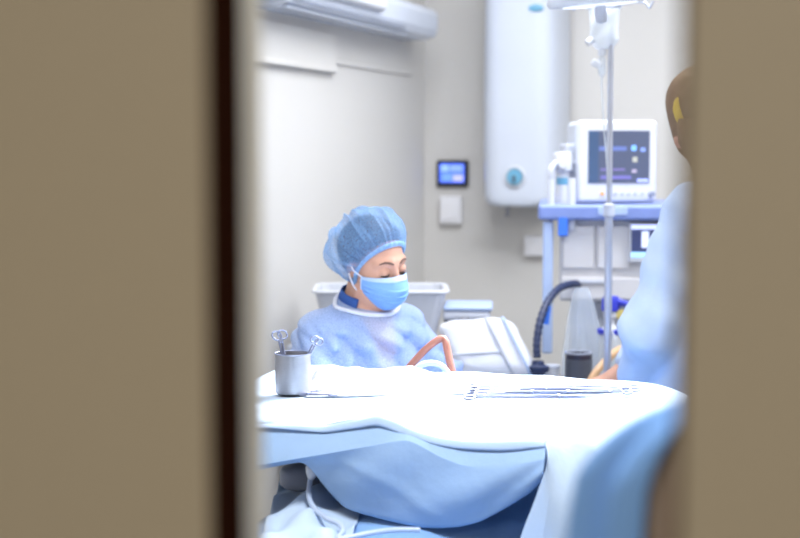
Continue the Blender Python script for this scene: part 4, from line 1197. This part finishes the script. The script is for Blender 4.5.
for s in (-1, 1):
    tg = [cap((0, s*0.09, 0.84), (0.01, s*0.10, 0.46), 0.096, 0.075, 0.04), cap((0.01, s*0.10, 0.46), (-0.01, s*0.10, 0.11), 0.073, 0.066, 0.03)]
    obj('trouser_leg', Grid(tg, 0.009).mb(), M['scrub'], pr2, weld=False)
    obj('shoe', Grid([cap((-0.04, s*0.10, 0.045), (0.13, s*0.12, 0.036), 0.046, 0.038, 0.03), el((-0.02, s*0.10, 0.07), (0.055, 0.046, 0.05), 0.03)], 0.006).mb(), M['white'], pr2, weld=False)
sh_ = hc, hR
hc, hR = h2, hR2
def cap2fn(t, th, D, c0):
    R_ = hproj(D, [c0]*len(D), 0.0, SKULL); ph = np.arange(len(D))*2*pi/len(D)
    return R_+0.016+0.004*sin(pi*t)+0.002*np.sin(5*ph+3*t)*(1-t)
cap2 = obj('surgical_cap', shell(radians(142), 34, 90, cap2fn, c0), M['bcap'], pr2)
# yellow half-moon patch lying on the cap's side (local left/back)
pc = np.array([-0.2, 0, -0.05])
def patch(cd_, ang):
    cd_ = cd_/np.linalg.norm(cd_); u = np.cross([0, 0, 1.0], cd_); u /= np.linalg.norm(u); w = np.cross(cd_, u)
    rows = []
    for i in range(10):
        r = []
        for k in range(25):
            a = pi/2+pi*k/24 if True else 0
            q = ang*i/9; d = cd_+(u*cos(a)*q*0.62+w*sin(a)*q); d /= np.linalg.norm(d)
            r.append(hv(c0+d*(hproj([d], [c0], 0.0, SKULL)[0]+0.0222)))
        rows.append(r)
    return MB().grid(rows)
# direction of the camera-left silhouette in the head frame
vd_ = (CAM-H2)/np.linalg.norm(CAM-H2); lf = -RT
dw = lf*0.48+vd_*0.86+np.array([0, 0, -0.30])
dl_ = hR2.T@(R2b.T@dw)
obj('cap_patch', patch(dl_, 0.5), M['ycap'], cap2, solid=0.002)
obj('hood_neck', MB().sweep([Vector(n0+np.array([0, 0, 0.05])), Vector(n0), Vector((n0+nb2)/2), Vector(nb2+np.array([0, 0, -0.01]))], [0.064, 0.060, 0.058, 0.070], 32, False), M['bcap'], pr2, solid=0.003)
hc, hR = sh_

# ------------------------------------------------------------------ near the doorway: chair back with a blue cloth thrown over it
fc = Vector((-0.115, 1.27, 0))
ch = thing('padded_chair', 'brown high-backed padded chair half hidden by the right door', 'chair', fc, radians(10))
obj('backrest', pillow((0, 0, 0.93), (0.100, 0.055, 0.31), 0.55, None, 40, 26, 0.001), M['brownpad'], ch)
obj('seat', pillow((0.02, 0.24, 0.46), (0.2, 0.2, 0.05), 0.5, None, 40, 20, 0.001), M['brownpad'], ch)
obj('back_post', MB().cyl((0, 0.0, 0.42), (0, 0, 0.66), 0.02), M['steel'], ch)
for sx in (-0.15, 0.19):
    for sy in (0.08, 0.4):
        obj('leg', MB().cyl((sx, sy, 0), (sx*0.9, sy, 0.42), 0.014), M['steel'], ch)
rows = []
zc = 1.255
for i in range(61):
    u = i/60
    phi = radians(64+168*u)          # from behind, over the left, to the front centre
    r = []
    for j in range(41):
        v = j/40
        top = min(1, v*3.2)
        rad = 0.008+0.110*sin(top*pi/2)**0.85+0.045*max(0, v-0.3)
        z = zc-0.012-0.085*(1-cos(top*pi/2))-0.72*max(0, v-0.25)
        fold = 1+(0.30*sin(8*phi+1.99)+0.05*sin(17*phi+2))*min(1, v*2.2)
        x = cos(phi)*rad*fold*1.02; y = sin(phi)*(0.012+0.66*(rad-0.008))*fold
        # left end lies lower, as the cloth slips off
        z -= 0.0*u
        r.append((x, y, z-0.02*max(0, -cos(phi))*top))
    rows.append(r)
fcl = obj('draped_cloth', MB().grid(rows), M['bfront'], None, solid=0.004)
fcl.location = fc; fcl.rotation_euler = (0, 0, radians(10))
tag(fcl, 'blue cloth draped over the chair back beside the right door', 'cloth')
